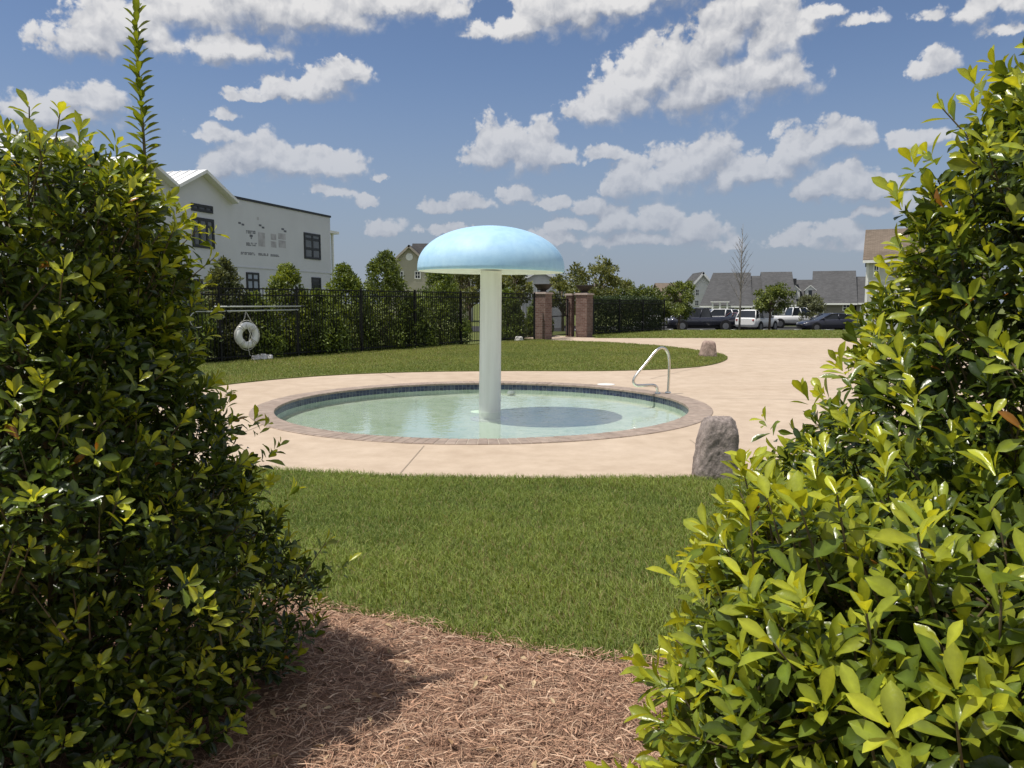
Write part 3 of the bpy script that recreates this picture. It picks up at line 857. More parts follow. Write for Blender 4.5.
boulder('boulder', (bx, by + 0.1, 0.0), 0.27, 0.22, 0.47, 8, 'small pinkish boulder at the pointed tip of the curved lawn', (0.02, 0), (0.36, 0.27, 0.23), top=0.62)
bx, by = G(519, 341.5)
boulder('stone', (bx, by + 0.2, 0.0), 0.20, 0.16, 0.2, 12, 'pale low stone on the lawn edge beside the mushroom pole', (0, 0), (0.62, 0.60, 0.55), top=0.7)

# ================================================================== shrubs
def leaf_template(nl=5, wid=0.5, cup=0.10, droop=0.10, wmax=0.62):
    """obovate leaf along +Y, unit length, upper side +Z; 3 verts across"""
    ys = np.linspace(0, 1, nl); V = []
    for y in ys:
        w = wid * 0.5 * (max(0.0, math.sin(math.pi * min(1, y ** 1.55 * 0.97 + 0.012))) ** 0.8)
        if y == 0: w = 0.03
        if y == 1: w = 0.012
        z = -droop * y * y
        V += [(-w, y, z + cup * w * 2.0), (0, y, z), (w, y, z + cup * w * 2.0)]
    F = []
    for i in range(nl - 1):
        b = i * 3; F += [(b, b + 1, b + 4, b + 3), (b + 1, b + 2, b + 5, b + 4)]
    return np.array(V), np.array(F)
LEAF = leaf_template(6, 0.40, 0.24, 0.12)
LEAF_MIDRIB = np.tile(np.array([0.94, 1.22, 0.94]), 6)  # paler midrib, the leaf's own pattern
litter()

def shoots_to_leaves(base, d, L, vigor, ll, g, kmax=11, kmin=7, old=None, new=None, mid=None):
    """rosettes: leaves spiral up each shoot, bunched and upright at its tip"""
    S = len(base)
    K = kmax
    u = (np.arange(K) + 0.5) / K
    t = 0.15 + 0.85 * u ** 0.6                                # bunching to the tip
    keep = g.uniform(0, 1, (S, K)) < np.where(u > 0.45, 1.0, (kmin / kmax))
    ph = np.arange(K)[None] * 2.39996 + g.uniform(0, 6.28, (S, 1)) + g.normal(0, 0.25, (S, K))
    ax = np.where(np.abs(d[:, 2:3]) < 0.9, np.array([[0, 0, 1.0]]), np.array([[1.0, 0, 0]]))
    e1 = nrm(np.cross(d, ax)); e2 = np.cross(d, e1)
    rad = np.cos(ph)[..., None] * e1[:, None] + np.sin(ph)[..., None] * e2[:, None]
    inc = R(80) - R(57) * u[None] ** 1.2 + g.normal(0, R(11), (S, K))
    dd = d[:, None]
    ldir = nrm(np.cos(inc)[..., None] * dd + np.sin(inc)[..., None] * rad + np.array([0, 0, -0.06]))
    lnor = np.sin(inc)[..., None] * dd - np.cos(inc)[..., None] * rad
    lx = nrm(np.cross(ldir, lnor)); lnor = np.cross(lx, ldir)
    # slight roll
    ro = g.normal(0, 0.25, (S, K))[..., None]
    lx2 = lx * np.cos(ro) + lnor * np.sin(ro); lnor2 = -lx * np.sin(ro) + lnor * np.cos(ro)
    pos = base[:, None] + dd * (L[:, None] * t[None])[..., None] + rad * 0.004
    sc = ll * g.uniform(0.6, 1.25, (S, K)) * g.uniform(0.85, 1.15, (S, 1)) * (0.92 + 0.2 * np.sin(u * math.pi))[None] * (1 - 0.33 * (u > 0.93))[None]
    sc3 = np.stack([sc * g.uniform(0.85, 1.15, (S, K)), sc, sc], -1)
    B = np.stack([lx2, ldir, lnor2], -1)
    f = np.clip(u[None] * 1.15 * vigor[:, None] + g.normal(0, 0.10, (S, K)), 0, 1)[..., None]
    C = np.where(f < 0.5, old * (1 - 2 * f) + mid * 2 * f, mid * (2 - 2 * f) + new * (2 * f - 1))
    C = C * g.uniform(0.8, 1.2, (S, K, 1))
    yl = g.uniform(0, 1, (S, K)) < 0.002
    C[yl] = np.array((0.30, 0.13, 0.02))
    k = keep.ravel()
    return pos.reshape(-1, 3)[k], B.reshape(-1, 3, 3)[k], sc3.reshape(-1, 3)[k], C.reshape(-1, 3)[k]

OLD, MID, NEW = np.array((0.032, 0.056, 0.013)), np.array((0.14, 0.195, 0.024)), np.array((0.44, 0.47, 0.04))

def shrub(name, loc, prof, ll, n_out, n_in, seed, label, lump=0.13, spires=(), vig=(0.55, 0.3), extra=(), hi_vig=0.0, flushf=0.2, sl=(0.09, 0.20)):
    g = np.random.default_rng(seed)
    root = empty(name, loc, 0, label, 'shrub', 'glossy evergreen shrubs framing the view')
    zs = np.array([p[0] for p in prof]); rs = np.array([p[1] for p in prof])
    h = g.normal(0, 1, (14, 3))
    def Rf(z, ph):
        r = np.interp(z, zs, rs)
        o = 0
        for i, (a, b, c) in enumerate(h):
            o = o + np.sin((1 + i % 5) * ph + 2.2 * (1 + i % 4) * z * (1 if a > 0 else -1) + b * 6)
        return r * (1 + lump * o / 3.0)
    def samp(n, f0, f1):
        z = []
        while len(z) < n:
            c = g.uniform(zs[0], zs[-1], n * 3); w = np.interp(c, zs, rs) / rs.max()
            z += list(c[g.uniform(0, 1, len(c)) < w + 0.05])
        z = np.array(z[:n])
        ph = g.uniform(-math.pi, math.pi, n)
        fr = g.uniform(f0, f1, n)
        r = Rf(z, ph) * fr
        e = 0.02
        slope = (np.interp(z + e, zs, rs) - np.interp(z - e, zs, rs)) / (2 * e)
        out = nrm(np.stack([np.cos(ph), np.sin(ph), np.clip(-slope, -0.5, 1.6)], 1))
        return np.stack([r * np.cos(ph), r * np.sin(ph), z], 1), out, fr
    parts = []; twig = MB()
    p, out, fr = samp(n_out, 0.86, 1.04)
    flush = g.uniform(0, 1, n_out) < flushf; stick = flush & (g.uniform(0, 1, n_out) < 0.55)
    d = nrm(out * 0.55 + np.array([0, 0, 0.62]) + g.normal(0, 0.30, (n_out, 3)))
    d[stick] = nrm(out[stick] * 0.75 + np.array([0, 0, 0.7]) + g.normal(0, 0.2, (stick.sum(), 3)))
    L = g.uniform(*sl, n_out); L[stick] *= 1.1
    b = p - d * (L * 0.75)[:, None]; b[stick] = p[stick] - d[stick] * (L[stick] * 0.15)[:, None]
    b[:, 2] = np.maximum(b[:, 2], 0.02)
    zf = (p[:, 2] - zs[0]) / (zs[-1] - zs[0])
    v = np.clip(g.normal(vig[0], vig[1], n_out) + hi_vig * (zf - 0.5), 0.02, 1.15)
    v[flush] = g.uniform(0.8, 1.15, flush.sum()); v[~flush] *= 0.75
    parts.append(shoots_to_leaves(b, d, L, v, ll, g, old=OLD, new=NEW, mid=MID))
    for q, dd, l in list(zip(b, d, L))[: 900]:
        twig.tube([q - dd * 0.03, q + dd * l * 0.95], [0.0035, 0.0018], 4, caps=False)
    p2, out2, fr2 = samp(n_in, 0.45, 0.86)
    d2 = nrm(out2 * 0.7 + np.array([0, 0, 0.35]) + g.normal(0, 0.45, (n_in, 3)))
    L2 = g.uniform(0.10, 0.22, n_in)
    b2 = p2 - d2 * (L2 * 0.8)[:, None]; b2[:, 2] = np.maximum(b2[:, 2], 0.03)
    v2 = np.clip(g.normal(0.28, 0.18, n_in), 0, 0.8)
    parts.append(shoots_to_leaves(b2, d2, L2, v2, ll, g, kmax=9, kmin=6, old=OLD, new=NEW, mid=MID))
    # named extra shoots that stick out of the outline: (base, direction, length, vigor)
    for (q, dd, l, vv) in extra:
        q = np.array([q], float); dd = nrm(np.array([dd], float))
        parts.append(shoots_to_leaves(q, dd, np.array([l]), np.array([vv]), ll, g, kmax=14, kmin=12, old=OLD, new=NEW, mid=MID))
        twig.tube([q[0] - dd[0] * 0.15, q[0] + dd[0] * l * 0.95], [0.005, 0.002], 5, caps=False)
    # long leading shoots with leaves all the way up
    for (q0, q1, n, lls, vv) in spires:
        q0 = np.array(q0, float); q1 = np.array(q1, float); ax = q1 - q0; Ls = np.linalg.norm(ax); dd = ax / Ls
        tt = np.linspace(0.04, 1, n)
        cur = lambda t: q0 + ax * t[:, None] + np.array([0.012, 0.0, 0])[None] * np.sin(t * 5)[:, None]
        pp = cur(tt); ph = np.arange(n) * 2.39996 + g.normal(0, 0.2, n)
        e1 = nrm(np.cross(dd, np.array([0.3, 1, 0]))[None])[0]; e2 = np.cross(dd, e1)
        rad = np.cos(ph)[:, None] * e1 + np.sin(ph)[:, None] * e2
        inc = np.clip(R(58) - R(30) * tt ** 3 + g.normal(0, R(9), n), R(10), R(85))
        ld = nrm(np.cos(inc)[:, None] * dd + np.sin(inc)[:, None] * rad); ln = np.sin(inc)[:, None] * dd - np.cos(inc)[:, None] * rad
        lx = nrm(np.cross(ld, ln)); s = lls * (1.05 - 0.35 * tt) * g.uniform(0.85, 1.15, n)
        f = np.clip(vv + g.normal(0, 0.1, n), 0, 1)[:, None]
        parts.append((pp, np.stack([lx, ld, np.cross(lx, ld)], -1), np.stack([s, s, s], -1), MID * (1 - f) + NEW * f * 0.7))
        twig.tube([tuple(x) for x in cur(np.linspace(0, 1, 10))], list(np.linspace(0.007, 0.0025, 10)), 6, caps=False)
    pos = np.concatenate([a[0] for a in parts]); B = np.concatenate([a[1] for a in parts]); sc = np.concatenate([a[2] for a in parts]); C = np.concatenate([a[3] for a in parts])
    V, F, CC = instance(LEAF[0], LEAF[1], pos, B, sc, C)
    CC = CC * np.tile(LEAF_MIDRIB, len(pos))[:, None]
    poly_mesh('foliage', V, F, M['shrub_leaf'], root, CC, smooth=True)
    # woody stems from the ground up into the crown
    top = zs[-1]
    for k in range(7):
        a = 2 * math.pi * k / 7 + g.uniform(-0.3, 0.3); rr = 0.5 * rs.max() * g.uniform(0.3, 0.9)
        e = np.array([rr * math.cos(a), rr * math.sin(a), top * g.uniform(0.55, 0.85)])
        e[:2] *= min(1, np.interp(e[2], zs, rs) / max(rr, 1e-3) * 0.7)
        s0 = np.array([0.06 * math.cos(a), 0.06 * math.sin(a), -0.02]); m1 = s0 * 0.4 + e * 0.45 + np.array([0, 0, 0.05])
        pts = dens_curve3([s0, m1, e], 5)
        twig.tube(pts, list(np.linspace(0.022, 0.006, len(pts))), 6, caps=False)
    # side branches
    for q in list(p2[: 260]):
        zz = max(0.05, q[2] - 0.55 * np.hypot(q[0], q[1]) - 0.05)
        twig.tube([(q[0] * 0.12, q[1] * 0.12, zz), (q[0] * 0.6, q[1] * 0.6, zz * 0.5 + q[2] * 0.5 - 0.02), tuple(q)], [0.009, 0.006, 0.003], 4, caps=False)
    twig.build('stems', M['twig'], root)
    return root

def dens_curve3(P, n):
    P = [Vector(p) for p in P]; out = []
    for i in range(len(P) - 1):
        p0, p1, p2, p3 = P[max(i - 1, 0)], P[i], P[i + 1], P[min(i + 2, len(P) - 1)]
        for k in range(n):
            t = k / n
            out.append(0.5 * ((2 * p1) + (p2 - p0) * t + (2 * p0 - 5 * p1 + 4 * p2 - p3) * t * t + (3 * p1 - p0 - 3 * p2 + p3) * t ** 3))
    out.append(P[-1]); return out

LX, LY = -1.68, 2.70
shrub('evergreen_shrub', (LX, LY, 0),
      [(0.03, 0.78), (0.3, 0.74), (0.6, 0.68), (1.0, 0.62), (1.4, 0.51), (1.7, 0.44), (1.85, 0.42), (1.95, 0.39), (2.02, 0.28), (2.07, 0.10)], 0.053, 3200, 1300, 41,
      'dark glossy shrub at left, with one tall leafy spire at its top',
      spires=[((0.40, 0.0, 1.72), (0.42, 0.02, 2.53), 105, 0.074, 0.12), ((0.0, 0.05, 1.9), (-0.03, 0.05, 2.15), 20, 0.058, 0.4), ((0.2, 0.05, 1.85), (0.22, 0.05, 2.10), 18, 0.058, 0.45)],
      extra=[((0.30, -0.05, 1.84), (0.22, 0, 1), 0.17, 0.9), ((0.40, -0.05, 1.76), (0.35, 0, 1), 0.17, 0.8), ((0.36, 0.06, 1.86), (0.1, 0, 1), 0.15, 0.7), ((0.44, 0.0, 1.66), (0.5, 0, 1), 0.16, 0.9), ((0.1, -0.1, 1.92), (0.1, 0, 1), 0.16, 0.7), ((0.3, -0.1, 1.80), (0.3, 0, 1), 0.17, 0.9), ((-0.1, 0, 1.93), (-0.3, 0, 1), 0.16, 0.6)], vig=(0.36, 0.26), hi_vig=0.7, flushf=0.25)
RX, RY = 1.74, 2.20
shrub('evergreen_shrub', (RX, RY, 0),
      [(0.03, 0.80), (0.4, 0.90), (0.9, 0.80), (1.2, 0.73), (1.6, 0.59), (1.9, 0.42), (2.2, 0.25), (2.40, 0.08)], 0.056, 3600, 1500, 42,
      'tall conical glossy shrub at right edge, behind the lower bright green one', vig=(0.62, 0.34), hi_vig=0.3, flushf=0.32)
shrub('evergreen_shrub', (1.03, 1.50, 0),
      [(0.03, 0.44), (0.3, 0.54), (0.60, 0.63), (0.82, 0.67), (0.98, 0.56), (1.08, 0.36), (1.14, 0.10)], 0.055, 2700, 1100, 43,
      'low rounded bright green shrub nearest the camera at lower right', vig=(0.78, 0.34), hi_vig=0.4, lump=0.09, flushf=0.42)
# ================================================================== fences, gate, ring buoy, pole
def fence(name, p0, p1, h, label, step=2.4, pick=0.105, posts=True):
    p0 = Vector((p0[0], p0[1], 0)); p1 = Vector((p1[0], p1[1], 0)); d = p1 - p0; L = d.length
    root = empty(name, p0, math.atan2(d.y, d.x), label, 'fence')
    n = max(1, round(L / step)); st = L / n
    for i in range(n + 1):
        m = MB(); x = i * st
        m.box(x - 0.026, x + 0.026, -0.026, 0.026, -0.05, h + 0.04)
        m.box(x - 0.031, x + 0.031, -0.031, 0.031, h + 0.041, h + 0.055)
        m.build('post', M['black_metal'], root)
    for i in range(n):
        m = MB(); x0 = i * st + 0.028; x1 = (i + 1) * st - 0.028
        for z in (0.12, h - 0.20, h - 0.03): m.box(x0, x1, -0.017, 0.017, z, z + 0.035)
        k = int((x1 - x0) / pick)
        for j in range(k):
            x = x0 + (j + 0.5) * (x1 - x0) / k
            m.box(x - 0.008, x + 0.008, -0.008, 0.008, 0.06, h - 0.032)
        m.build('picket_panel', M['black_metal'], root)
    return root, st
FH = 1.95
fence('metal_fence', F0, F1, FH, 'long black metal picket fence behind the curved lawn, left of the brick pillars')
fd = (F1 - F0).normalized(); fn = Vector((fd.y, -fd.x, 0))      # towards the pool

def pillar(p, w, h, rz, label, cap=True):
    root = empty('brick_pillar', (p[0], p[1], 0), rz, label, 'pillar')
    m = MB(); m.box(-w / 2, w / 2, -w / 2, w / 2, -0.05, h); m.build('shaft', M['brick'], root, boxuv=True)
    c = MB(); e = 0.05
    c.box(-w / 2 - e, w / 2 + e, -w / 2 - e, w / 2 + e, h, h + 0.06); c.box(-w / 2 - e / 2, w / 2 + e / 2, -w / 2 - e / 2, w / 2 + e / 2, h + 0.06, h + 0.09)
    c.build('cap', M['capstone'], root, bevel=0.008)
    return root
M['capstone'] = mottled('pinkish_capstone', (0.40, 0.33, 0.29), 0.15, 5, 0.85)
M['urn'] = mottled('dark_urn', (0.028, 0.022, 0.018), 0.3, 6, 0.6)
def bowl(p, z, r, h, label):
    root = empty('bowl_planter', (p[0], p[1], z), 0, label, 'planter')
    b = MB(); b.lathe([(r * 0.42, 0), (r * 0.40, 0.03), (r * 0.30, 0.05), (r * 0.34, 0.07), (r * 0.66, h * 0.45), (r * 0.92, h * 0.82), (r, h * 0.95), (r, h), (r * 0.94, h), (r * 0.86, h * 0.85)], 32, close=False)
    b.face([(r * 0.86 * math.cos(2 * math.pi * k / 32), r * 0.86 * math.sin(2 * math.pi * k / 32), h * 0.85) for k in range(32)])
    b.build('bowl', M['urn'], root)
ga = math.atan2(fd.y, fd.x)
PA = Vector((*G(543, 339.4), 0)); PB = Vector((*G(584, 337.0), 0))
pillar(PA, 0.55, 1.93, ga, 'brick gate pillar left of the path, nearer the mushroom')
bowl(PA, 2.02, 0.40, 0.34, 'dark bowl planter on the left brick pillar')
pillar(PB, 0.58, 1.92, ga, 'brick gate pillar right of the path, beside the dark clipped hedge')
bowl(PB, 2.01, 0.42, 0.36, 'dark bowl planter on the right brick pillar')
PX = PB + Vector((-0.62, 0.35, 0))
pillar(PX, 0.30, 1.90, ga, 'slim brick pier just left of the right gate pillar')

def gate(p0, p1, h, label):
    p0 = Vector((p0[0], p0[1], 0)); p1 = Vector((p1[0], p1[1], 0)); d = p1 - p0; L = d.length
    root = empty('metal_gate', p0, math.atan2(d.y, d.x), label, 'gate')
    f = MB()
    for x in (0.0, L): f.box(x - 0.025, x + 0.025, -0.025, 0.025, 0.05, h)
    for z in (0.1, 0.95, h - 0.05): f.box(0.026, L - 0.026, -0.02, 0.02, z, z + 0.045)
    f.build('gate_frame', M['black_metal'], root)
    k = int(L / 0.11); m = MB()
    for j in range(1, k):
        x = j * L / k; m.box(x - 0.009, x + 0.009, -0.008, 0.008, 0.146, h - 0.052)
    m.build('pickets', M['black_metal'], root)
    l = MB(); l.box(L - 0.16, L - 0.05, -0.05, -0.022, 0.95 + 0.047, 1.13); l.build('latch', M['black_metal'], root)
gate(PA + fd * 0.36, PX - fd * 0.22, 1.75, 'black metal picket gate closed between the two brick pillars')

H0 = Vector((*G(593, 335.5), 0)); H1 = Vector((*G(664, 330.8), 0))
fence('metal_fence', H0, H1, 1.72, 'short black picket fence in front of the clipped hedge, right of the pillars')

def tube_ring(mb, c, Rr, r, n=48, k=14, rot=None, m=0):
    b = len(mb.v)
    for i in range(n):
        a = 2 * math.pi * i / n
        for j in range(k):
            t = 2 * math.pi * j / k
            p = Vector(((Rr + r * math.cos(t)) * math.cos(a), r * math.sin(t) * 0.85, (Rr + r * math.cos(t)) * math.sin(a)))
            mb.v.append(tuple(p + Vector(c)))
    for i in range(n):
        for j in range(k):
            i2, j2 = (i + 1) % n, (j + 1) % k
            mb.f.append((b + i * k + j, b + i2 * k + j, b + i2 * k + j2, b + i * k + j2)); mb.m.append(m); mb.sm.append(True); mb.uv.append(None)

# point on the fence line seen at an image column
def on_fence(px, off=0.0):
    t = (px - 512) / FPX
    o = F0 + fn * off
    # solve (o.x + s d.x)/(depth) = t, depth = Y cos p approx (z near eye)
    k = t * CP
    s = (k * o.y - o.x) / (fd.x - k * fd.y)
    return o + fd * s
rp = on_fence(246, 0.14)
root = empty('ring_buoy', (rp.x, rp.y, 0.70), ga, 'white ring buoy with grab rope hanging on the black fence', 'life ring')
b = MB(); tube_ring(b, (0, 0, 0), 0.262, 0.095); b.build('ring', M['ring_white'], root)
for k in range(4):
    bb = MB()
    a = math.pi / 4 + k * math.pi / 2
    for da in (-0.09, 0.09):
        pts = [((0.262 + 0.100 * math.cos(t)) * math.cos(a + da), 0.09 * math.sin(t), (0.262 + 0.100 * math.cos(t)) * math.sin(a + da)) for t in np.linspace(0, 2 * math.pi, 13)]
        bb.tube(pts, 0.012, 5)
    bb.build('strap_band', M['rope'], root)
rr = MB()
for k in range(4):
    a0 = math.pi / 4 + k * math.pi / 2
    pts = [((0.362 + 0.035 * math.sin(math.pi * t)) * math.cos(a0 + t * math.pi / 2), 0, (0.362 + 0.035 * math.sin(math.pi * t)) * math.sin(a0 + t * math.pi / 2)) for t in np.linspace(0, 1, 9)]
    rr.tube(pts, 0.009, 6)
for sx in (-1, 1):
    rr.tube([(sx * 0.16, -0.01, 0.33), (sx * 0.07, -0.02, 0.47), (0.0, 0.03, 0.64)], 0.009, 6)
rr.tube([(-0.10, -0.105, 0.30), (0.03, -0.11, 0.02), (0.10, -0.105, -0.28)], 0.012, 6)
rr.tube([(0.12, -0.105, 0.26), (0.02, -0.11, 0.1), (-0.05, -0.09, -0.30), (0.02, -0.05, -0.52), (0.14, -0.04, -0.6)], 0.009, 6)
rr.build('grab_rope', M['rope'], root)

def rescue_pole(px0, px1, z0, z1, off, label, hook):
    a = on_fence(px0, off); c = on_fence(px1, off)
    root = empty('rescue_pole', (a.x, a.y, z0), ga, label, 'rescue pole', 'rescue poles hung along the fence')
    L = (c - a).length
    t = MB(); t.tube([(0, 0, 0), (L, 0, z1 - z0)], 0.021, 10); t.build('shaft', M['pipe_grey'], root)
    if hook:
        hk = MB(); pts = [(0.02, 0, 0)] + [(-0.25 - 0.22 * math.sin(u), 0.0, -0.20 + 0.20 * math.cos(u)) for u in np.linspace(0, 3.6, 14)]
        hk.tube(pts, 0.012, 8); hk.build('hook', M['pipe_grey'], root)
    else:
        e = MB(); e.tube([(L - 0.02, 0, z1 - z0), (L + 0.14, 0, z1 - z0)], 0.026, 10); e.build('grip', M['dark_frame'], root)
rescue_pole(214, 301, 1.46, 1.46, 0.13, 'upper of two grey rescue poles lying level along the fence', False)
rescue_pole(206, 298, 1.34, 1.36, 0.13, 'lower grey rescue pole on the fence, directly above the ring buoy', True)
for px in (222, 262, 292):
    h = on_fence(px, 0.0); r_ = empty('pole_bracket', (h.x, h.y, 1.28), ga, {222: 'black pole bracket on the fence, left of the ring buoy', 262: 'black pole bracket on the fence, just right of the ring buoy', 292: 'black pole bracket near the right ends of the rescue poles'}[px], 'bracket')
    m = MB(); m.box(-0.02, 0.02, -0.03, -0.012, -0.06, 0.30); m.box(-0.02, 0.02, -0.165, -0.03, 0.025, 0.035); m.box(-0.02, 0.02, -0.165, -0.03, 0.145, 0.155); m.box(-0.02, 0.02, -0.175, -0.165, 0.025, 0.08)
    m.build('hook_plate', M['black_metal'], r_)
for i, (px, s, lab) in enumerate(((254, 0.10, 'white stone at fence foot below the ring buoy, leftmost of three'), (260, 0.12, 'white stone at fence foot, middle one of the three beside the ring buoy'), (267, 0.10, 'white stone at fence foot, rightmost of the three beside the ring buoy'))):
    q = on_fence(px, 0.12); boulder('stone', (q.x, q.y, 0.0), s * 1.2, s, s * 1.5, 60 + i, lab, (0, 0), (0.66, 0.64, 0.62), top=0.8)

# ================================================================== trees
TL = leaf_template(3, 0.55, 0.15, 0.1)
def tree_leaves(pts, out, size, g, c_lo, c_hi, hi_f):
    N = len(pts)
    d = nrm(out * 0.5 + g.normal(0, 0.7, (N, 3)) + np.array([0, 0, 0.25]))
    r = nrm(np.cross(d, g.normal(0, 1, (N, 3)))); nn = np.cross(r, d)
    s = size * g.uniform(0.6, 1.3, N)
    f = np.clip(hi_f + g.normal(0, 0.22, N), 0, 1)[:, None]
    C = (np.array(c_lo) * (1 - f) + np.array(c_hi) * f) * g.uniform(0.75, 1.25, (N, 1))
    return instance(TL[0], TL[1], pts, np.stack([r, d, nn], -1), np.stack([s, s, s], -1), C)

def cone_tree(name, loc, h, r, label, seed, n=14000, size=0.095, c_lo=(0.055, 0.085, 0.022), c_hi=(0.28, 0.36, 0.06), group='conical evergreens behind the black fence', cat='tree', shape=1.0, z0=0.1):
    g = np.random.default_rng(seed)
    root = empty(name, loc, 0, label, cat, group)
    nc = int(150)
    # clumps on a rough cone
    zc = z0 + (h - z0) * g.uniform(0, 1, nc) ** 1.2
    t = (zc - z0) / (h - z0)
    rc = r * np.minimum(1, (1 - t) ** 0.62 * 1.12 + 0.05) * np.minimum(1, 0.9 + 0.6 * t)
    ph = g.uniform(0, 6.28, nc); fr = np.sqrt(g.uniform(0.35, 1, nc))
    cs = g.uniform(0.16, 0.34, nc) * (r / 0.9) * (1.15 - 0.6 * t)
    cen = np.stack([rc * fr * np.cos(ph), rc * fr * np.sin(ph), zc], 1)
    k = g.integers(0, nc, n)
    o = nrm(g.normal(0, 1, (n, 3))) * (g.uniform(0.3, 1, n) ** 0.5)[:, None]
    pts = cen[k] + o * cs[k][:, None] * np.array([1, 1, 1.1])
    pts[:, 2] = np.maximum(pts[:, 2], 0.04)
    cl = g.uniform(0.1, 0.75, nc)[k]
    outd = nrm(o + 0.5 * nrm(pts * np.array([1, 1, 0.0]) + 1e-6))
    V, F, C = tree_leaves(pts, outd, size, g, c_lo, c_hi, cl)
    poly_mesh('crown', V, F, M['tree_leaf'], root, C, smooth=False)
    tb = MB(); tb.tube([(0, 0, -0.05), (0.02, 0.01, h * 0.45), (0, 0.02, h * 0.9)], [0.06, 0.04, 0.012], 7)
    for i in range(0, nc, 3):
        c = cen[i]; tb.tube([(0, 0, max(0.05, c[2] - 0.25)), tuple(c)], [0.014, 0.005], 4, caps=False)
    tb.build('trunk', M['bark'], root)
    return root
back = -fn
def behind(px, off):
    p = on_fence(px, -off); return (p.x, p.y, -0.03)
DUSK = dict(c_lo=(0.06, 0.08, 0.032), c_hi=(0.19, 0.205, 0.085))
cone_tree('evergreen_tree', behind(172, 1.0), 2.55, 1.0, 'conical evergreen behind fence, mostly hidden by the left shrub', 101)
cone_tree('evergreen_tree', behind(224, 1.0), 2.65, 0.82, 'dull olive conical evergreen behind fence above the ring buoy', 102, **DUSK)
cone_tree('evergreen_tree', behind(252, 0.75), 1.75, 0.85, 'short dark evergreen behind fence just right of the ring buoy', 112)
cone_tree('evergreen_tree', behind(288, 1.0), 2.62, 0.9, 'bright green conical evergreen below the white building wall marks', 103, c_hi=(0.31, 0.37, 0.045))
cone_tree('evergreen_tree', behind(317, 0.8), 1.85, 0.9, 'short dark evergreen between two taller ones, below the building corner', 113)
cone_tree('evergreen_tree', behind(345, 1.0), 2.70, 0.95, 'conical evergreen behind fence at the right end of the white building', 104, c_hi=(0.26, 0.33, 0.045))
cone_tree('evergreen_tree', behind(385, 1.0), 3.2, 1.15, 'tallest conical evergreen behind fence, left of the mushroom cap', 105, n=16000, c_hi=(0.24, 0.30, 0.05))
cone_tree('evergreen_tree', behind(414, 0.8), 1.8, 0.8, 'low evergreen behind fence below the beige gable house', 114)
cone_tree('evergreen_tree', behind(440, 0.9), 2.95, 1.0, 'evergreen behind fence directly under the left rim of the mushroom cap', 106)
cone_tree('evergreen_tree', behind(507, 1.4), 2.1, 0.8, 'dark evergreen just right of the mushroom pole, behind the fence', 107)
cone_tree('evergreen_tree', (PA.x - 0.1, PA.y + 2.6, -0.03), 1.9, 0.6, 'small evergreen seen through the gate between the brick pillars', 108)

# clipped hedge behind the short fence
def hedge():
    g = np.random.default_rng(77)
    d = (H1 - H0); L = d.length; u = d.normalized(); nn = Vector((-u.y, u.x, 0))
    root = empty('clipped_hedge', (H0.x, H0.y, terrain(0, H0.y)), math.atan2(d.y, d.x), 'long dark clipped hedge behind the short picket fence', 'hedge')
    n = 15000
    x = g.uniform(0, L, n); face = g.uniform(0, 1, n)
    zt = 1.72 + 0.06 * np.sin(x * 3) + 0.05 * np.sin(x * 7.3)
    y = np.where(face < 0.55, 0.14 + np.abs(g.normal(0, 0.08, n)), g.uniform(0.15, 0.95, n)); z = np.where(face < 0.55, g.uniform(0.02, 1, n) * zt, zt + g.normal(0, 0.06, n))
    P = np.stack([x, y, z], 1); out = np.where((face < 0.55)[:, None], np.array([[0, -1.0, 0.3]]), np.array([[0, 0, 1.0]]))
    V, F, C = tree_leaves(P, out, 0.11, g, (0.03, 0.05, 0.02), (0.075, 0.115, 0.03), 0.4)
    poly_mesh('foliage', V, F, M['tree_leaf'], root, C, smooth=False)
    s = MB()
    for i in range(int(L / 0.4)):
        xx = 0.2 + i * 0.4; s.tube([(xx, 0.5, -0.05), (xx + g.uniform(-.1, .1), 0.5, 0.8), (xx + g.uniform(-.2, .2), 0.5, 1.5)], [0.03, 0.02, 0.008], 5)
        for q in range(3): s.tube([(xx, 0.5, 0.3 + 0.35 * q), (xx + g.uniform(-.2, .2), 0.22, 0.6 + 0.35 * q)], [0.012, 0.005], 4)
    s.build('stems', M['bark'], root)
hedge()

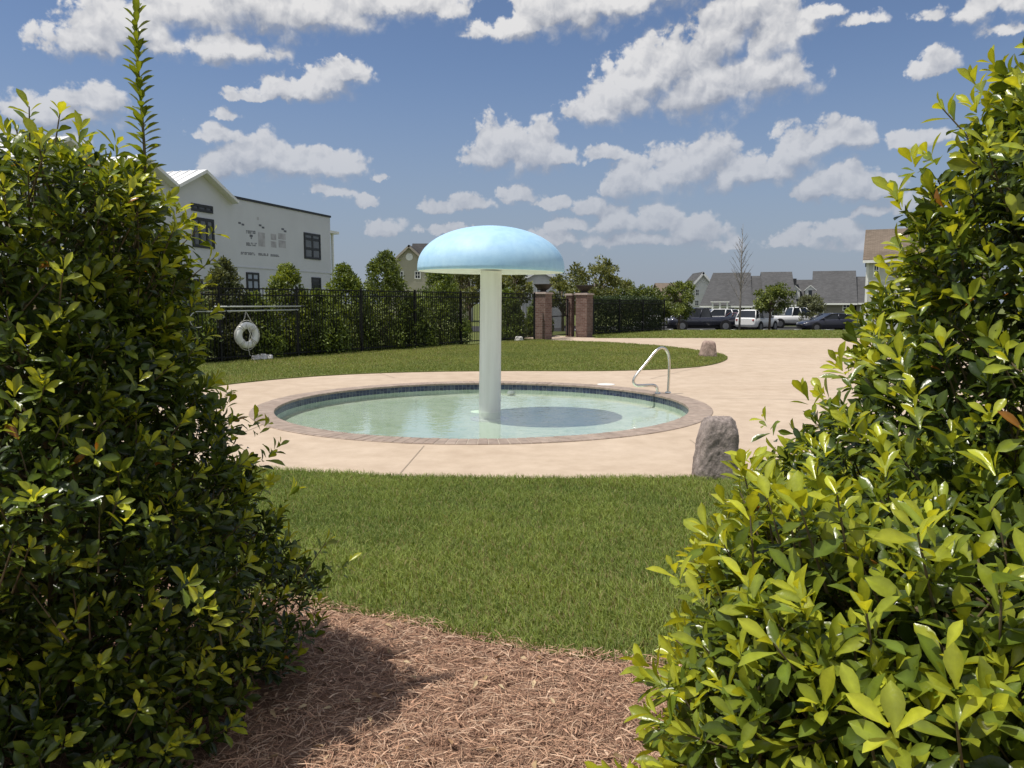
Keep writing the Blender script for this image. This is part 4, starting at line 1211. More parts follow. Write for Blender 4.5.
def round_tree(name, loc, h, rw, trunk_h, label, seed, n=6000, size=0.16, c_lo=(0.065, 0.095, 0.025), c_hi=(0.21, 0.26, 0.055), group='small trees beyond the fence', nb=26, flat=0.8, spread=0.42):
    g = np.random.default_rng(seed)
    root = empty(name, loc, 0, label, 'tree', group)
    tb = MB(); ends = []
    rt = 0.035 + 0.02 * h
    lean = g.normal(0, 0.04, 2) * h
    tp = [(0, 0, -0.1), (lean[0] * 0.3, lean[1] * 0.3, trunk_h), (lean[0], lean[1], h * 0.78)]
    tb.tube(tp, [rt, rt * 0.75, rt * 0.25], 8)
    ch = h - trunk_h
    for i in range(nb):
        u = g.uniform(0, 1); ph = i * 2.4 + g.uniform(-.4, .4)
        zc = trunk_h + ch * (0.12 + 0.80 * u); rr = rw * math.sqrt(max(0.05, 1 - (abs(u - 0.38) / 0.66) ** 2)) * g.uniform(0.45, 0.9)
        e = np.array([rr * math.cos(ph) + lean[0] * u, rr * math.sin(ph) + lean[1] * u, zc])
        s = np.array([lean[0] * u * 0.5, lean[1] * u * 0.5, trunk_h * 0.9 + (zc - trunk_h) * 0.45])
        tb.tube([s, (s + e) / 2 + np.array([0, 0, 0.05 * h * 0.3]), e], [rt * 0.4, rt * 0.22, rt * 0.07], 5, caps=False)
        ends.append(e)
    tb.build('trunk', M['bark'], root)
    ends = np.array(ends); cs = g.uniform(0.6, 1.1, nb) * rw * spread
    k = g.integers(0, nb, n); o = nrm(g.normal(0, 1, (n, 3))) * (g.uniform(0.15, 1, n) ** 0.5)[:, None]
    # ragged: several sub-clumps per limb
    sub = nrm(g.normal(0, 1, (nb, 5, 3))) * 0.75; j = g.integers(0, 5, n)
    pts = ends[k] + (sub[k, j] + o * 0.48) * cs[k][:, None] * np.array([1, 1, flat])
    cl = (g.uniform(0.1, 0.8, (nb, 5)))[k, j]
    V, F, C = tree_leaves(pts, o, size, g, c_lo, c_hi, cl)
    poly_mesh('crown', V, F, M['tree_leaf'], root, C, smooth=False)
    return root
def ground_at(px, Y):
    x = (px - 512) / FPX * Y * CP; return (x, Y, terrain(x, Y) - 0.02)
OAK = dict(c_lo=(0.08, 0.10, 0.032), c_hi=(0.26, 0.27, 0.085))
round_tree('broadleaf_tree', ground_at(590, 47), 4.4, 2.1, 1.3, 'largest loose tree rising above the right brick pillar', 201, n=6500, size=0.19, spread=0.36, **OAK)
round_tree('broadleaf_tree', ground_at(509, 44), 3.9, 1.15, 1.2, 'olive tree seen under the right half of the mushroom cap', 202, n=5000, size=0.18, **OAK)
round_tree('broadleaf_tree', ground_at(563, 52), 4.2, 0.9, 1.3, 'tree between the two brick pillars, further back', 203, n=4500, size=0.18, **OAK)
round_tree('broadleaf_tree', ground_at(470, 43), 3.6, 1.3, 1.2, 'olive tree seen just left of the mushroom pole under the cap', 208, n=4500, size=0.18, **OAK)
round_tree('broadleaf_tree', ground_at(621, 60), 3.9, 1.9, 0.9, 'low tree above the left part of the clipped hedge', 204, n=4500, size=0.2)
round_tree('broadleaf_tree', ground_at(646, 58), 3.5, 1.7, 0.8, 'low light green tree above the right part of the clipped hedge', 205, n=4500, size=0.2, c_hi=(0.26, 0.31, 0.065))
round_tree('broadleaf_tree', ground_at(679, 57), 3.8, 1.3, 0.9, 'dense round tree just left of the white gable house', 206, n=5000, size=0.18, c_hi=(0.26, 0.31, 0.065))
round_tree('broadleaf_tree', ground_at(770, 62), 3.75, 1.5, 1.5, 'small spreading tree in front of the charcoal roofs', 207, n=4500, size=0.2, c_hi=(0.26, 0.31, 0.06), flat=0.7)
round_tree('broadleaf_tree', ground_at(812, 68), 2.9, 1.2, 0.8, 'low grey green bush below the two white dormers', 209, n=3000, size=0.18, c_lo=(0.10, 0.115, 0.06), c_hi=(0.22, 0.24, 0.12))

def bare_tree():
    g = np.random.default_rng(9)
    loc = ground_at(740, 57); h = 8.05
    root = empty('bare_tree', loc, 0, 'tall slender leafless tree standing beside the parked cars', 'tree')
    t = MB(); t.tube([(0, 0, -0.1), (0.03, 0, 2.4), (0.02, 0.03, 5.2), (0.05, 0, h)], [0.085, 0.065, 0.038, 0.008], 7); t.build('trunk', M['grey_bark'], root)
    b = MB()
    for i in range(46):
        z = 2.2 + 5.3 * g.uniform(0, 1); a = i * 2.4; L = (0.35 + 1.25 * (1 - (z - 2.2) / 5.6)) * g.uniform(0.7, 1.15)
        s = Vector((0.02, 0.01, z)); e = s + Vector((math.cos(a) * L * 0.62, math.sin(a) * L * 0.62, L * 0.95)); md = (s + e) / 2 + Vector((0, 0, -0.06))
        b.tube([s, md, e], [0.017, 0.011, 0.004], 5, caps=False)
        for q in range(5):
            u = g.uniform(0.3, 1); p = s.lerp(e, u); aa = a + g.uniform(-1.2, 1.2); l2 = 0.42 * L * g.uniform(0.5, 1)
            b.tube([p, p + Vector((math.cos(aa) * l2 * 0.7, math.sin(aa) * l2 * 0.7, l2 * 0.8))], [0.008, 0.003], 4, caps=False)
    b.build('branches', M['grey_bark'], root)
bare_tree()
# ================================================================== buildings
def window(parent, x0, x1, z0, z1, nx=2, nz=2, y=0.0, frame=None, glass=None, fw=0.07, bars=0.04, zs=None):
    """window set in a wall whose outer face is the plane y (outside is -y)"""
    frame = frame or M['dark_frame']; glass = glass or M['dark_glass']
    f = MB()
    f.box(x0, x1, y - 0.05, y + 0.02, z0, z0 + fw); f.box(x0, x1, y - 0.05, y + 0.02, z1 - fw, z1)
    f.box(x0, x0 + fw, y - 0.05, y + 0.02, z0 + fw, z1 - fw); f.box(x1 - fw, x1, y - 0.05, y + 0.02, z0 + fw, z1 - fw)
    for i in range(1, nx):
        x = x0 + (x1 - x0) * i / nx; f.box(x - bars / 2, x + bars / 2, y - 0.045, y + 0.015, z0 + fw, z1 - fw)
    for z in (zs if zs is not None else [z0 + (z1 - z0) * i / nz for i in range(1, nz)]):
        f.box(x0 + fw, x1 - fw, y - 0.040, y + 0.010, z - bars / 2, z + bars / 2)
    o = f.build('window', frame, parent)
    p = MB(); p.box(x0 + fw * 0.5, x1 - fw * 0.5, y - 0.022, y - 0.006, z0 + fw * 0.5, z1 - fw * 0.5)
    p.build('pane', glass, o)
    return o

def slab(mb, a, b, c, d, t=0.12, m=0):
    """roof slab from four corners (upper face), thickened downwards"""
    a, b, c, d = map(Vector, (a, b, c, d)); n = (b - a).cross(d - a).normalized()
    if n.z < 0: n = -n
    A = [a, b, c, d]; Bt = [p - n * t for p in A]
    s = len(mb.v); mb.v += [tuple(p) for p in A + Bt]
    for f in ((0, 1, 2, 3), (7, 6, 5, 4), (0, 4, 5, 1), (1, 5, 6, 2), (2, 6, 7, 3), (3, 7, 4, 0)):
        mb.f.append(tuple(s + i for i in f)); mb.m.append(m); mb.sm.append(False); mb.uv.append(None)

def white_building():
    E0 = Vector((-13.2, 36.3, 0)); ud = Vector((2.7, 8.7, 0)).normalized()
    root = empty('white_building', (E0.x, E0.y, -0.03), math.atan2(ud.y, ud.x), 'white two storey building under construction with dark windows and gabled roof', 'building')
    def lx(px):
        k = (px - 512) / FPX
        # projected: X/(Y cos p - dz sin p) ~ k, eye level near
        k *= CP
        return (k * E0.y - E0.x) / (ud.x - k * ud.y)
    def lz(px, py):
        x = lx(px); Y = E0.y + ud.y * x
        dx, dy, dz = ray(px, py); return CAM_H + dz / dy * Y + 0.03
    Lr = lx(332); H = 0.5 * (lz(332, 216.5) + lz(232, 198.5)); D = 11.0; GW = 3.55
    w = MB(); w.box(0.0, Lr, 0, D, -0.3, H)
    # gabled part: two bays, walls up to the rakes
    eh = H - 0.10; pk = lz(210, 171.5) - 0.12
    for k in (0, 1, 2):
        xa, xb = -GW * (k + 1), -GW * k; xm = (xa + xb) / 2
        w.face([(xa, 0, -0.3), (xb, 0, -0.3), (xb, 0, eh), (xm, 0, pk), (xa, 0, eh)])
        w.face([(xb, D, -0.3), (xa, D, -0.3), (xa, D, eh), (xm, D, pk), (xb, D, eh)])
    w.face([(0, 0.0, H), (0, D, H), (0, D, eh), (0, 0, eh)])
    w.face([(-3 * GW, D, -0.3), (-3 * GW, 0, -0.3), (-3 * GW, 0, eh), (-3 * GW, D, eh)])
    w.build('wall', M['housewrap'], root)
    t = MB(); t.box(0.02, Lr + 0.05, -0.05, 0.20, H + 0.002, H + 0.11); t.box(Lr - 0.15, Lr + 0.05, 0.21, D, H + 0.002, H + 0.11)
    t.build('roof_edge', M['dark_frame'], root)
    r = MB(); ov = 0.38; sl = (pk - eh) / (GW / 2)
    for k in (0, 1, 2):
        xa, xb = -GW * (k + 1), -GW * k; xm = (xa + xb) / 2
        ea = xa if k < 2 else xa - 0.35; eb = xb if k > 0 else xb + 0.42
        za = pk + 0.14 - sl * (xm - ea); zb = pk + 0.14 - sl * (eb - xm)
        slab(r, (ea, -ov, za), (xm, -ov, pk + 0.14), (xm, D + ov, pk + 0.14), (ea, D + ov, za), 0.13)
        slab(r, (xm, -ov, pk + 0.141), (eb, -ov, zb), (eb, D + ov, zb), (xm, D + ov, pk + 0.141), 0.13)
        for i in range(1, 26):                       # standing seams
            y = -ov + i * 0.45
            if y > D: break
            for (p, q, zp, zq) in ((ea, xm, za, pk + 0.14), (xm, eb, pk + 0.14, zb)):
                slab(r, (p + 0.02, y, zp + 0.03), (q - 0.02, y, zq + 0.03), (q - 0.02, y + 0.025, zq + 0.03), (p + 0.02, y + 0.025, zp + 0.03), 0.028)
    r.build('gabled_roof', M['metal_roof'], root)
    bt = MB(); bt.box(0, Lr, -0.03, -0.001, 3.28, 3.33); bt.build('belt_flashing', mottled('grey_flashing', (0.55, 0.56, 0.6), 0.05, 3, 0.6), root)
    def win(px0, px1, py0, py1, **kw):
        xc = (px0 + px1) / 2; window(root, lx(px0), lx(px1), lz(xc, py1), lz(xc, py0), **kw)
    grey_glass = mottled('dusty_window_glass', (0.10, 0.105, 0.115), 0.25, 1.2, 0.15)
    sky_tint_glass = mottled('sky_painted_glass', (0.30, 0.34, 0.42), 0.15, 1.2, 0.1)  # pale blue sky in these panes is painted into the base colour
    z = lambda py: lz(206, py)
    win(195, 216, 204.6, 212, nx=3, nz=1, fw=0.11, bars=0.10)
    win(195, 216.5, 218, 248, nx=3, nz=2, fw=0.13, bars=0.13, glass=grey_glass, zs=[z(226.5)])
    win(305.5, 321.5, 233.5, 259.3, nx=2, nz=2, fw=0.12, bars=0.14, glass=grey_glass, zs=[lz(313, 239.5), lz(313, 249)])
    win(247, 259.5, 272.5, 291, nx=2, nz=2, fw=0.10, bars=0.11, glass=sky_tint_glass, zs=[lz(253, 280)])
    win(312, 321, 277.5, 291, nx=1, nz=2, fw=0.10, bars=0.09)
    win(190, 203, 279, 301, nx=3, nz=2, fw=0.09, bars=0.09, glass=sky_tint_glass, zs=[lz(196, 287)])
    # marks printed on the house wrap (illegible at this distance)
    g = np.random.default_rng(4)
    print_dark = mottled('print_dark', (0.12, 0.125, 0.15), 0.3, 8, 0.7); print_grey = mottled('print_grey', (0.40, 0.39, 0.42), 0.3, 3, 0.7)
    def mark(mb, px0, px1, py0, py1, y=-0.006):
        xc = (px0 + px1) / 2; x0, x1 = lx(px0), lx(px1); z0, z1 = lz(xc, py1), lz(xc, py0)
        mb.box(x0, x1, y, 0.0, z0, z1)
    def single(px0, px1, py0, py1, mat, y=-0.006):
        m = MB(); mark(m, px0, px1, py0, py1, y); m.build('printed_mark', mat, root)
    def word(px0, px1, py0, py1, n):
        dk = MB()
        for i in range(n):
            a = px0 + (px1 - px0) * (i + 0.1) / n; b = px0 + (px1 - px0) * (i + 0.85) / n; dy = (a - px0) * 0.07
            k = g.integers(0, 4); w_ = (b - a) * 0.3
            mark(dk, a, a + w_, py0 + dy, py1 + dy)
            if k != 1: mark(dk, a + w_ * 1.01, b, py0 + dy, py0 + dy + (py1 - py0) * 0.28)
            if k != 2: mark(dk, a + w_ * 1.01, b, py1 + dy - (py1 - py0) * 0.28, py1 + dy, -0.0055)
            if k in (0, 3): mark(dk, b - w_, b, py0 + dy + (py1 - py0) * 0.29, py1 + dy - (py1 - py0) * 0.29)
        dk.build('printed_word', print_dark, root)
    word(248.5, 258, 230.3, 233.4, 6); word(248.3, 258.8, 242.3, 245.6, 7)
    word(242.5, 257, 251.8, 254.4, 8); word(260, 270, 253, 255.4, 6); word(272, 281, 254.2, 256.4, 5)
    single(252, 255, 234.6, 237.0, print_dark); single(253, 254, 237.2, 239, print_dark)
    for (a, b) in ((241.2, 222.0), (244.4, 223.6), (261.5, 224.4), (264.3, 226.6), (283.7, 228.2), (286, 230.3)):
        single(a, a + 2.5, b, b + 1.9, print_dark)
    for (a, b, c, d) in ((260.5, 267, 232.5, 246.5), (273, 278.2, 234, 240), (272.8, 278.2, 241.5, 247.5), (280.3, 287.5, 233.5, 239.5), (280.5, 287.5, 240.5, 247.8), (259.7, 261.5, 217, 220)):
        single(a, b, c, d, print_grey, -0.004)
    s = MB(); s.box(Lr + 0.50, Lr + 0.62, 0.15, 0.27, -0.1, 5.6); s.box(Lr + 0.001, Lr + 1.0, 0.0, 2.5, 5.61, 5.76)
    s.build('porch_frame', M['white_paint'], root)
white_building()

def roof_house(name, x0, x1, yf, depth, ze, zr, wall, roof, label, cat='house', inset=(0, 0), ov=0.4, ground=-0.72, wins=(), root=None, group='houses across the car park', roof_name='roof'):
    if root is None: root = empty(name, ((x0 + x1) / 2, yf, ground), 0, label, cat, group)
    ox, oy, oz = root.location
    X0, X1, Y0, Y1, E, Rz = x0 - ox, x1 - ox, yf - oy, yf - oy + depth, ze - oz, zr - oz
    w = MB(); w.box(X0, X1, Y0, Y1, -0.2, E)
    ym = (Y0 + Y1) / 2
    if not inset[0]: w.face([(X0 + 0.001, Y0, E), (X0 + 0.001, Y1, E), (X0 + 0.001, ym, Rz - 0.1)])
    if not inset[1]: w.face([(X1 - 0.001, Y1, E), (X1 - 0.001, Y0, E), (X1 - 0.001, ym, Rz - 0.1)])
    w.build('wall', wall, root, boxuv=True)
    r = MB(); k = (Rz - E) / (depth / 2); e = E - k * ov
    a0 = X0 - (0.25 if not inset[0] else ov); a1 = X1 + (0.25 if not inset[1] else ov)
    r0 = X0 - 0.25 if not inset[0] else X0 + inset[0]; r1 = X1 + 0.25 if not inset[1] else X1 - inset[1]
    slab(r, (a0, Y0 - ov, e), (a1, Y0 - ov, e), (r1, ym, Rz), (r0, ym, Rz), 0.14)
    slab(r, (a1, Y1 + ov, e), (a0, Y1 + ov, e), (r0, ym, Rz + .002), (r1, ym, Rz + .002), 0.14)
    if inset[0]: r.face([(a0, Y1 + ov, e), (a0, Y0 - ov, e), (r0, ym, Rz)])
    if inset[1]: r.face([(a1, Y0 - ov, e), (a1, Y1 + ov, e), (r1, ym, Rz)])
    ro = r.build(roof_name, roof, root, boxuv=True)
    f = MB(); f.box(a0, a1, Y0 - ov - 0.03, Y0 - ov - 0.002, e - 0.22, e - 0.03); f.build('fascia', M['white_paint'], ro)
    for (wx0, wx1, wz0, wz1) in wins:
        window(root, wx0 - ox, wx1 - ox, wz0 - oz, wz1 - oz, nx=2, nz=2, y=Y0, frame=M['white_paint'], fw=0.09, bars=0.05)
    return root

def XP(px, Y): return (px - 512) / FPX * Y * CP
def ZP(py, Y):
    dx, dy, dz = ray(512, py); return CAM_H + dz / dy * Y
def gable_front(name, px0, pxm, px1, pye, pyp, Y, depth, wall, roof, label, ground=-0.72, wins=(), vent=True, cat='house', bottom=True):
    """house whose gable end faces the pool"""
    x0, xm, x1, ze, zp = XP(px0, Y), XP(pxm, Y), XP(px1, Y), ZP(pye, Y), ZP(pyp, Y)
    root = empty(name, (xm, Y, ground), 0, label, cat, 'houses across the car park')
    a, b, E, P = x0 - xm, x1 - xm, ze - ground, zp - ground
    w = MB()
    w.face([(a, 0, -0.2), (b, 0, -0.2), (b, 0, E), (0, 0, P), (a, 0, E)]); w.face([(b, depth, -0.2), (a, depth, -0.2), (a, depth, E), (0, depth, P), (b, depth, E)])
    w.face([(a, depth, -0.2), (a, 0, -0.2), (a, 0, E), (a, depth, E)]); w.face([(b, 0, -0.2), (b, depth, -0.2), (b, depth, E), (b, 0, E)])
    w.build('wall', wall, root, boxuv=True)
    r = MB(); k = (P - E) / abs(a); kb = (P - E) / abs(b); o = 0.4
    slab(r, (a - o, -0.35, E + 0.14 - k * o), (0, -0.35, P + 0.14), (0, depth + 0.3, P + 0.14), (a - o, depth + 0.3, E + 0.14 - k * o), 0.12)
    slab(r, (0, -0.35, P + 0.141), (b + o, -0.35, E + 0.14 - kb * o), (b + o, depth + 0.3, E + 0.14 - kb * o), (0, depth + 0.3, P + 0.141), 0.12)
    ro = r.build('roof', roof, root, boxuv=True)
    f = MB()
    slab(f, (a - o, -0.40, E + 0.13 - k * o), (0, -0.40, P + 0.13), (0, -0.355, P + 0.13), (a - o, -0.355, E + 0.13 - k * o), 0.24)
    slab(f, (0, -0.40, P + 0.131), (b + o, -0.40, E + 0.13 - kb * o), (b + o, -0.355, E + 0.13 - kb * o), (0, -0.355, P + 0.131), 0.24)
    f.build('barge_board', M['white_paint'] if wall is not M['siding_beige'] else M['barge'], ro)
    if vent:
        v = MB(); rv = 0.42; zc = P - 1.25
        v.tube([(0, -0.05, zc), (0, -0.002, zc)], rv, 20); v.build('gable_vent', M['white_paint'], root)
    for (p0, p1, q0, q1) in wins:
        window(root, XP(p0, Y) - xm, XP(p1, Y) - xm, ZP(q1, Y) - ground, ZP(q0, Y) - ground, nx=2, nz=2, frame=M['white_paint'], fw=0.09, bars=0.05)
    return root
M['barge'] = mottled('taupe_barge_board', (0.36, 0.32, 0.27), 0.1, 3, 0.7)

b = gable_front('beige_house', 386, 410, 434, 268.5, 246, 90, 9, M['siding_beige'], M['shingle_dark'], 'beige gable house with round white vent, just left of the mushroom cap', wins=((415, 421, 271, 279), (398, 404, 271, 279)))
roof_house('', XP(411, 92), XP(470, 92), 92, 8, ZP(270, 92), ZP(243.5, 96), M['siding_beige'], M['shingle_dark'], '', root=b, roof_name='rear_roof')
gable_front('tan_house', 518, 540, 562, 282, 270, 70, 8, M['siding_grey'], M['shingle_brown'], 'pale gable house partly hidden behind the brick pillars and trees', vent=False, wins=((536, 544, 286, 296),))
roof_house('brown_roofed_house', XP(662, 100), XP(691, 100), 100, 8, ZP(296, 100), ZP(283, 104), M['siding_beige'], M['shingle_brown'], 'far house with brown roof behind the round trees')
gable_front('white_house', 689, 702, 715, 288, 273, 97, 5, M['siding_white'], M['shingle_grey'], 'white gable house at the left end of the charcoal roofs', wins=((695, 699, 289, 296), (694.5, 699, 300, 306)), vent=False)

# long low houses with charcoal roofs
Ya = 84.5
def W(px0, px1, py0, py1, Y): return (XP(px0, Y), XP(px1, Y), ZP(py1, Y), ZP(py0, Y))
hA = roof_house('charcoal_roofed_house', XP(704, Ya), XP(749, Ya), Ya, 10, ZP(303, Ya), ZP(272.8, Ya + 5), M['siding_grey'], M['shingle_grey'], 'long low house with charcoal roof behind the bare tree', inset=(1.0, 0), wins=[W(707, 712, 306, 313, Ya), W(728, 735, 305, 318, Ya), W(739, 745, 306, 315, Ya)])
roof_house('', XP(749.6, Ya + .2), XP(764, Ya + .2), Ya + 0.2, 9.4, ZP(302, Ya), ZP(276.2, Ya + 5), M['siding_grey'], M['shingle_grey'], '', root=hA, wins=[W(753, 760, 306, 316, Ya)], roof_name='lower_roof')
roof_house('', XP(764.5, Ya - .4), XP(791, Ya - .4), Ya - 0.4, 10.6, ZP(302, Ya), ZP(272.4, Ya + 5), M['siding_grey'], M['shingle_grey'], '', root=hA, wins=[W(770, 777, 306, 316, Ya - .4), W(781, 787, 306, 316, Ya - .4)], roof_name='end_roof')
pc = MB()
for px in (713, 720, 727):
    x = XP(px, Ya) - hA.location.x; pc.box(x - 0.08, x + 0.08, -1.25, -1.09, -0.2, 2.35)
pc.box(XP(711, Ya) - hA.location.x, XP(729, Ya) - hA.location.x, -1.35, -0.45, 2.36, 2.46)
pc.build('porch', M['white_paint'], hA)
hA.rotation_euler.z = R(-14)
Yl = 86.5
hL = roof_house('charcoal_roofed_house', XP(792.3, Yl), XP(815, Yl), Yl, 8, ZP(300, Yl), ZP(279.8, Yl + 4), M['siding_taupe'], M['shingle_grey'], 'charcoal roofed link house with two white dormers', wins=[W(796, 801, 306, 315, Yl), W(806, 811, 306, 315, Yl)])
for px in (794.8, 809.5):
    x = XP(px, Yl) - hL.location.x; zb = ZP(299, Yl) + 0.72; d = MB()
    zt = ZP(290, Yl) + 0.72; zp = ZP(285.5, Yl) + 0.72; hw = 0.55
    d.face([(x - hw, -0.1, zb), (x + hw, -0.1, zb), (x + hw, -0.1, zt), (x, -0.1, zp), (x - hw, -0.1, zt)])
    d.face([(x - hw, 3.2, zb), (x - hw, -0.1, zb), (x - hw, -0.1, zt), (x - hw, 3.2, zt)]); d.face([(x + hw, -0.1, zb), (x + hw, 3.2, zb), (x + hw, 3.2, zt), (x + hw, -0.1, zt)])
    do = d.build('dormer', M['siding_white'], hL, boxuv=True)
    f = MB(); s_ = (zp - zt) / hw; o = 0.14
    slab(f, (x - hw - o, -0.22, zt - s_ * o + 0.06), (x, -0.22, zp + 0.06), (x, 3.4, zp + 0.06), (x - hw - o, 3.4, zt - s_ * o + 0.06), 0.06)
    slab(f, (x, -0.22, zp + 0.061), (x + hw + o, -0.22, zt - s_ * o + 0.06), (x + hw + o, 3.4, zt - s_ * o + 0.06), (x, 3.4, zp + 0.061), 0.06)
    f.build('dormer_roof', M['white_paint'], do)
    p = MB(); p.box(x - 0.2, x + 0.2, -0.125, -0.102, zb + 0.12, zt - 0.02); p.build('dormer_window', M['dark_glass'], do)
ch = MB(); x = XP(792.2, Yl) - hL.location.x; ch.box(x - 0.35, x + 0.45, 2.0, 2.9, 2.5, ZP(279, Yl + 3) + 0.75); ch.build('dark_block', M['dark_frame'], hL)  # narrow dark block at the left end of the link roof
hL.rotation_euler.z = R(-20)
Yb = 83.5
hB = roof_house('charcoal_roofed_house', XP(815.5, Yb), XP(853, Yb), Yb, 11, ZP(300.5, Yb), ZP(271, Yb + 5.5), M['siding_taupe'], M['shingle_grey'], 'charcoal roofed house with dark porch, right of the dormers', wins=[W(819, 825, 308, 318, Yb), W(842, 849, 304, 311, Yb)])
roof_house('', XP(853.6, Yb + .3), XP(884, Yb + .3), Yb + .3, 10, ZP(300.5, Yb), ZP(277, Yb + 5.3), M['siding_taupe'], M['shingle_grey'], '', root=hB, wins=[W(858, 866, 306, 314, Yb)], roof_name='lower_roof')
hB.rotation_euler.z = R(-21)
Yr = 52
hR = roof_house('grey_sided_house', XP(868, Yr), XP(930, Yr), Yr, 8, ZP(256, Yr), ZP(229, Yr + 4), M['siding_grey'], M['shingle_brown'], 'tall grey sided house with brown roof behind the right shrub', wins=[W(874, 880, 263, 277, Yr), W(888, 894, 263, 277, Yr), W(874, 880, 290, 306, Yr), W(888, 894, 290, 306, Yr)])
cb = MB(); xl = XP(868, Yr) - hR.location.x; cb.box(xl - 0.03, xl + 0.14, -0.03, 0.1, -0.1, ZP(257, Yr) + 0.6); cb.build('corner_board', M['white_paint'], hR)
hR.rotation_euler.z = R(-25.5)

# ================================================================== cars
def car(kind, px, Y, rz, paint, label, cat=None):
    x = XP(px, Y)
    nm = {'sedan': 'parked_car', 'suv': 'parked_suv', 'pickup': 'pickup_truck', 'van': 'parked_van'}[kind]
    root = empty(nm, (x, Y, -0.704), R(rz), label, cat or {'sedan': 'car', 'suv': 'suv', 'pickup': 'pickup truck', 'van': 'van'}[kind], 'vehicles in the car park')
    if kind == 'sedan':
        st = [(-2.38, .45, .80, .72), (-2.25, .28, .96, .84), (-1.6, .24, 1.01, .89), (-.6, .22, .98, .90), (.6, .22, .95, .90), (1.1, .23, .92, .90), (1.9, .25, .82, .87), (2.28, .28, .70, .80), (2.40, .42, .58, .66)]
        gh = [(-1.95, 1.00, -1.10, 1.42), (1.15, .93, .15, 1.44)]; wb = (-1.38, 1.42); rw = .33
    elif kind == 'suv':
        st = [(-2.33, .55, 1.0, .82), (-2.25, .35, 1.08, .88), (-1.5, .30, 1.09, .93), (0, .28, 1.07, .94), (.95, .28, 1.06, .94), (1.8, .30, 1.0, .92), (2.22, .34, .88, .86), (2.33, .5, .70, .76)]
        gh = [(-2.2, 1.07, -1.85, 1.70), (1.15, 1.06, .35, 1.72)]; wb = (-1.38, 1.38); rw = .37
    elif kind == 'van':
        st = [(-2.5, .5, 1.15, .90), (-2.45, .35, 1.2, .95), (0, .3, 1.2, .97), (1.2, .3, 1.15, .97), (2.1, .32, 1.0, .93), (2.45, .4, .8, .86)]
        gh = [(-2.47, 1.19, -2.3, 1.95), (1.75, 1.08, .75, 1.95)]; wb = (-1.5, 1.55); rw = .36
    else:
        st = [(-2.88, .6, 1.08, .90), (-2.82, .5, 1.12, .95), (-.6, .42, 1.12, .97), (.9, .40, 1.12, .97), (1.3, .40, 1.12, .97), (2.4, .42, 1.08, .95), (2.80, .46, .98, .90), (2.90, .6, .8, .84)]
        gh = [(-.62, 1.11, -.45, 1.86), (1.55, 1.11, .72, 1.88)]; wb = (-1.75, 1.80); rw = .40
    def sec(x, zb, zs, w):
        h = zs - zb
        return [(x, -w * .86, zb), (x, -w * .98, zb + .12 * h), (x, -w, zb + .5 * h), (x, -w * .97, zs - .10 * h), (x, -w * .88, zs), (x, -w * .4, zs + .02), (x, w * .4, zs + .02), (x, w * .88, zs), (x, w * .97, zs - .10 * h), (x, w, zb + .5 * h), (x, w * .98, zb + .12 * h), (x, w * .86, zb)]
    def loft(mb, S, m=0, smooth=True):
        b0 = len(mb.v); k = len(S[0])
        for s in S: mb.v += s
        for i in range(len(S) - 1):
            for j in range(k):
                j2 = (j + 1) % k
                mb.f.append((b0 + i * k + j, b0 + (i + 1) * k + j, b0 + (i + 1) * k + j2, b0 + i * k + j2)); mb.m.append(m); mb.sm.append(smooth); mb.uv.append(None)
        mb.f.append(tuple(b0 + j for j in range(k))); mb.m.append(m); mb.sm.append(False); mb.uv.append(None)
        e = b0 + (len(S) - 1) * k
        mb.f.append(tuple(e + j for j in reversed(range(k)))); mb.m.append(m); mb.sm.append(False); mb.uv.append(None)
    body = MB(); loft(body, [sec(*s) for s in st])
    (xr, zr0, xrt, zr1), (xf, zf0, xft, zf1) = gh
    wm = max(s[3] for s in st); wl, wt = wm * .90, wm * .72
    # roof panel and pillars in body colour
    roof = [[(xrt + 0.02, -wt, zr1 - .04), (xrt + 0.05, -wt * .8, zr1), (xrt + 0.05, wt * .8, zr1), (xrt + 0.02, wt, zr1 - .04)],
            [((xrt + xft) / 2, -wt * 1.02, zr1 - .01), ((xrt + xft) / 2, -wt * .8, zr1 + .045), ((xrt + xft) / 2, wt * .8, zr1 + .045), ((xrt + xft) / 2, wt * 1.02, zr1 - .01)],
            [(xft - .02, -wt, zf1 - .04), (xft - .05, -wt * .8, zf1), (xft - .05, wt * .8, zf1), (xft - .02, wt, zf1 - .04)]]
    loft(body, roof)
    for s in (-1, 1):
        for (xb_, zb_, xt_, zt_) in ((xr, zr0, xrt, zr1 - .03), (xf, zf0, xft, zf1 - .03), ((xr + xf) / 2 - .1, zr0, (xrt + xft) / 2, zr1 - .02)):
            body.tube([(xb_, s * wl, zb_ - .02), (xt_, s * wt, zt_)], .045, 6)
        if kind in ('suv', 'van'):
            xq = xr + .75; body.tube([(xq, s * wl, zr0 - .02), (xrt + .6, s * wt, zr1 - .03)], .05, 6)
    body.build('body', paint, root)
    gl = MB(); i_ = .02
    A = [(xr + i_, -wl + i_, zr0 - .01), (xf - i_, -wl + i_, zf0 - .01), (xf - i_, wl - i_, zf0 - .01), (xr + i_, wl - i_, zr0 - .01)]
    T = [(xrt + i_, -wt + i_, zr1 - .045), (xft - i_, -wt + i_, zf1 - .045), (xft - i_, wt - i_, zf1 - .045), (xrt + i_, wt - i_, zr1 - .045)]
    for j in range(4): gl.face([A[j], A[(j + 1) % 4], T[(j + 1) % 4], T[j]])
    gl.face(T); gl.build('windows', M['dark_glass'], root)
    if kind == 'pickup':
        bd = MB(); bd.box(-2.78, -.72, -wm * .80, wm * .80, 1.125, 1.145); bd.build('bed_cover', M['dark_frame'], root)
    bot = MB()
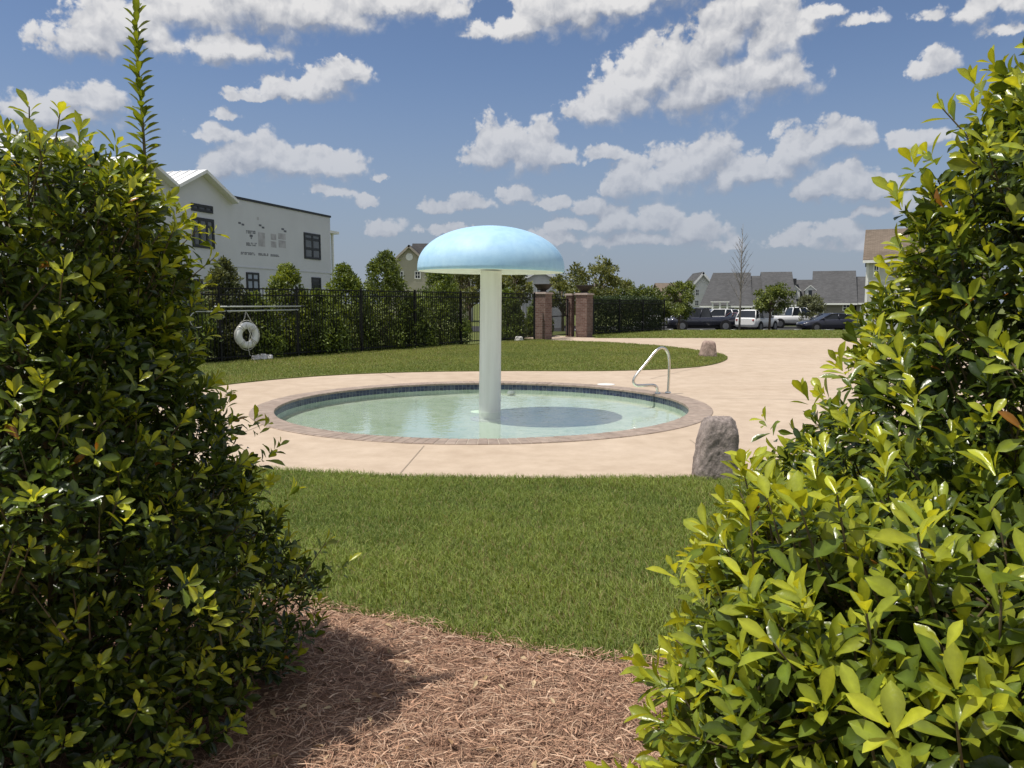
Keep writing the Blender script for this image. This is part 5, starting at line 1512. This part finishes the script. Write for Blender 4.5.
    for xx in wb:
        for s in (-1, 1):
            bot.tube([(xx, s * (wm - .16), rw + .01), (xx, s * (wm + .002), rw + .01)], rw + .07, 20)
    bot.box(st[1][0] + .1, st[-2][0] - .1, -wm * .8, wm * .8, .2, .42)
    bot.build('wheel_arches', M['tyre'], root)
    for xx in wb:
        for s in (-1, 1):
            t = MB(); t.tube([(xx, s * (wm - .2), rw), (xx, s * (wm - .02), rw), (xx, s * (wm + .012), rw)], [rw, rw, rw * .93], 24); wh = t.build('wheel', M['tyre'], root)
            r_ = MB(); r_.tube([(xx, s * (wm + .0125), rw), (xx, s * (wm + .018), rw)], rw * .64, 20)
            r_.tube([(xx, s * (wm + .0185), rw), (xx, s * (wm + .03), rw)], rw * .18, 10); r_.build('rim', M['rim'], wh)
    zl = st[-2][2] - .09; zt = st[1][2] - .16
    for s in (-1, 1):
        l = MB(); l.tube([(st[-2][0] - .10, s * st[-2][3] * .78, zl), (st[-2][0] + .07, s * st[-2][3] * .72, zl - .02)], .09, 10); l.build('headlight', M['lamp_lens'], root)
        l = MB(); l.tube([(st[0][0] - .025, s * st[0][3] * .82, zt), (st[0][0] + .1, s * st[0][3] * .9, zt)], .085, 10); l.build('taillight', M['tail_lens'], root)
        m = MB(); m.tube([(xf - .35, s * wl, zf0 + .06), (xf - .33, s * (wl + .2), zf0 + .10)], [.05, .075], 8); m.build('mirror', paint, root)
    bp = MB()
    bp.tube([(st[-1][0] + .01, -.55, .50), (st[-1][0] + .03, 0, .50), (st[-1][0] + .01, .55, .50)], .06, 8); bp.build('grille', M['dark_frame'], root)
    return root
car('pickup', 702, 64.0, 180, M['paint_navy'], 'dark navy pickup truck parked just right of the clipped hedge')
car('suv', 758, 63.5, 48, M['paint_white'], 'white suv parked between the dark pickup and the white pickup')
car('sedan', 738, 67.5, 100, M['paint_maroon'], 'dark maroon car tucked between the navy pickup and the white suv')
car('pickup', 795, 71.0, 4, M['paint_white'], 'white pickup truck further back, behind the dark sedan nose')
car('sedan', 829, 62.5, 186, M['paint_navy'], 'dark sedan partly hidden behind the right shrub')
car('van', 662, 70.0, 20, M['paint_white'], 'white van glimpsed just past the right end of the clipped hedge')
car('suv', 716, 71.5, 180, M['paint_white'], 'white suv in the farther row above the navy pickup bed')
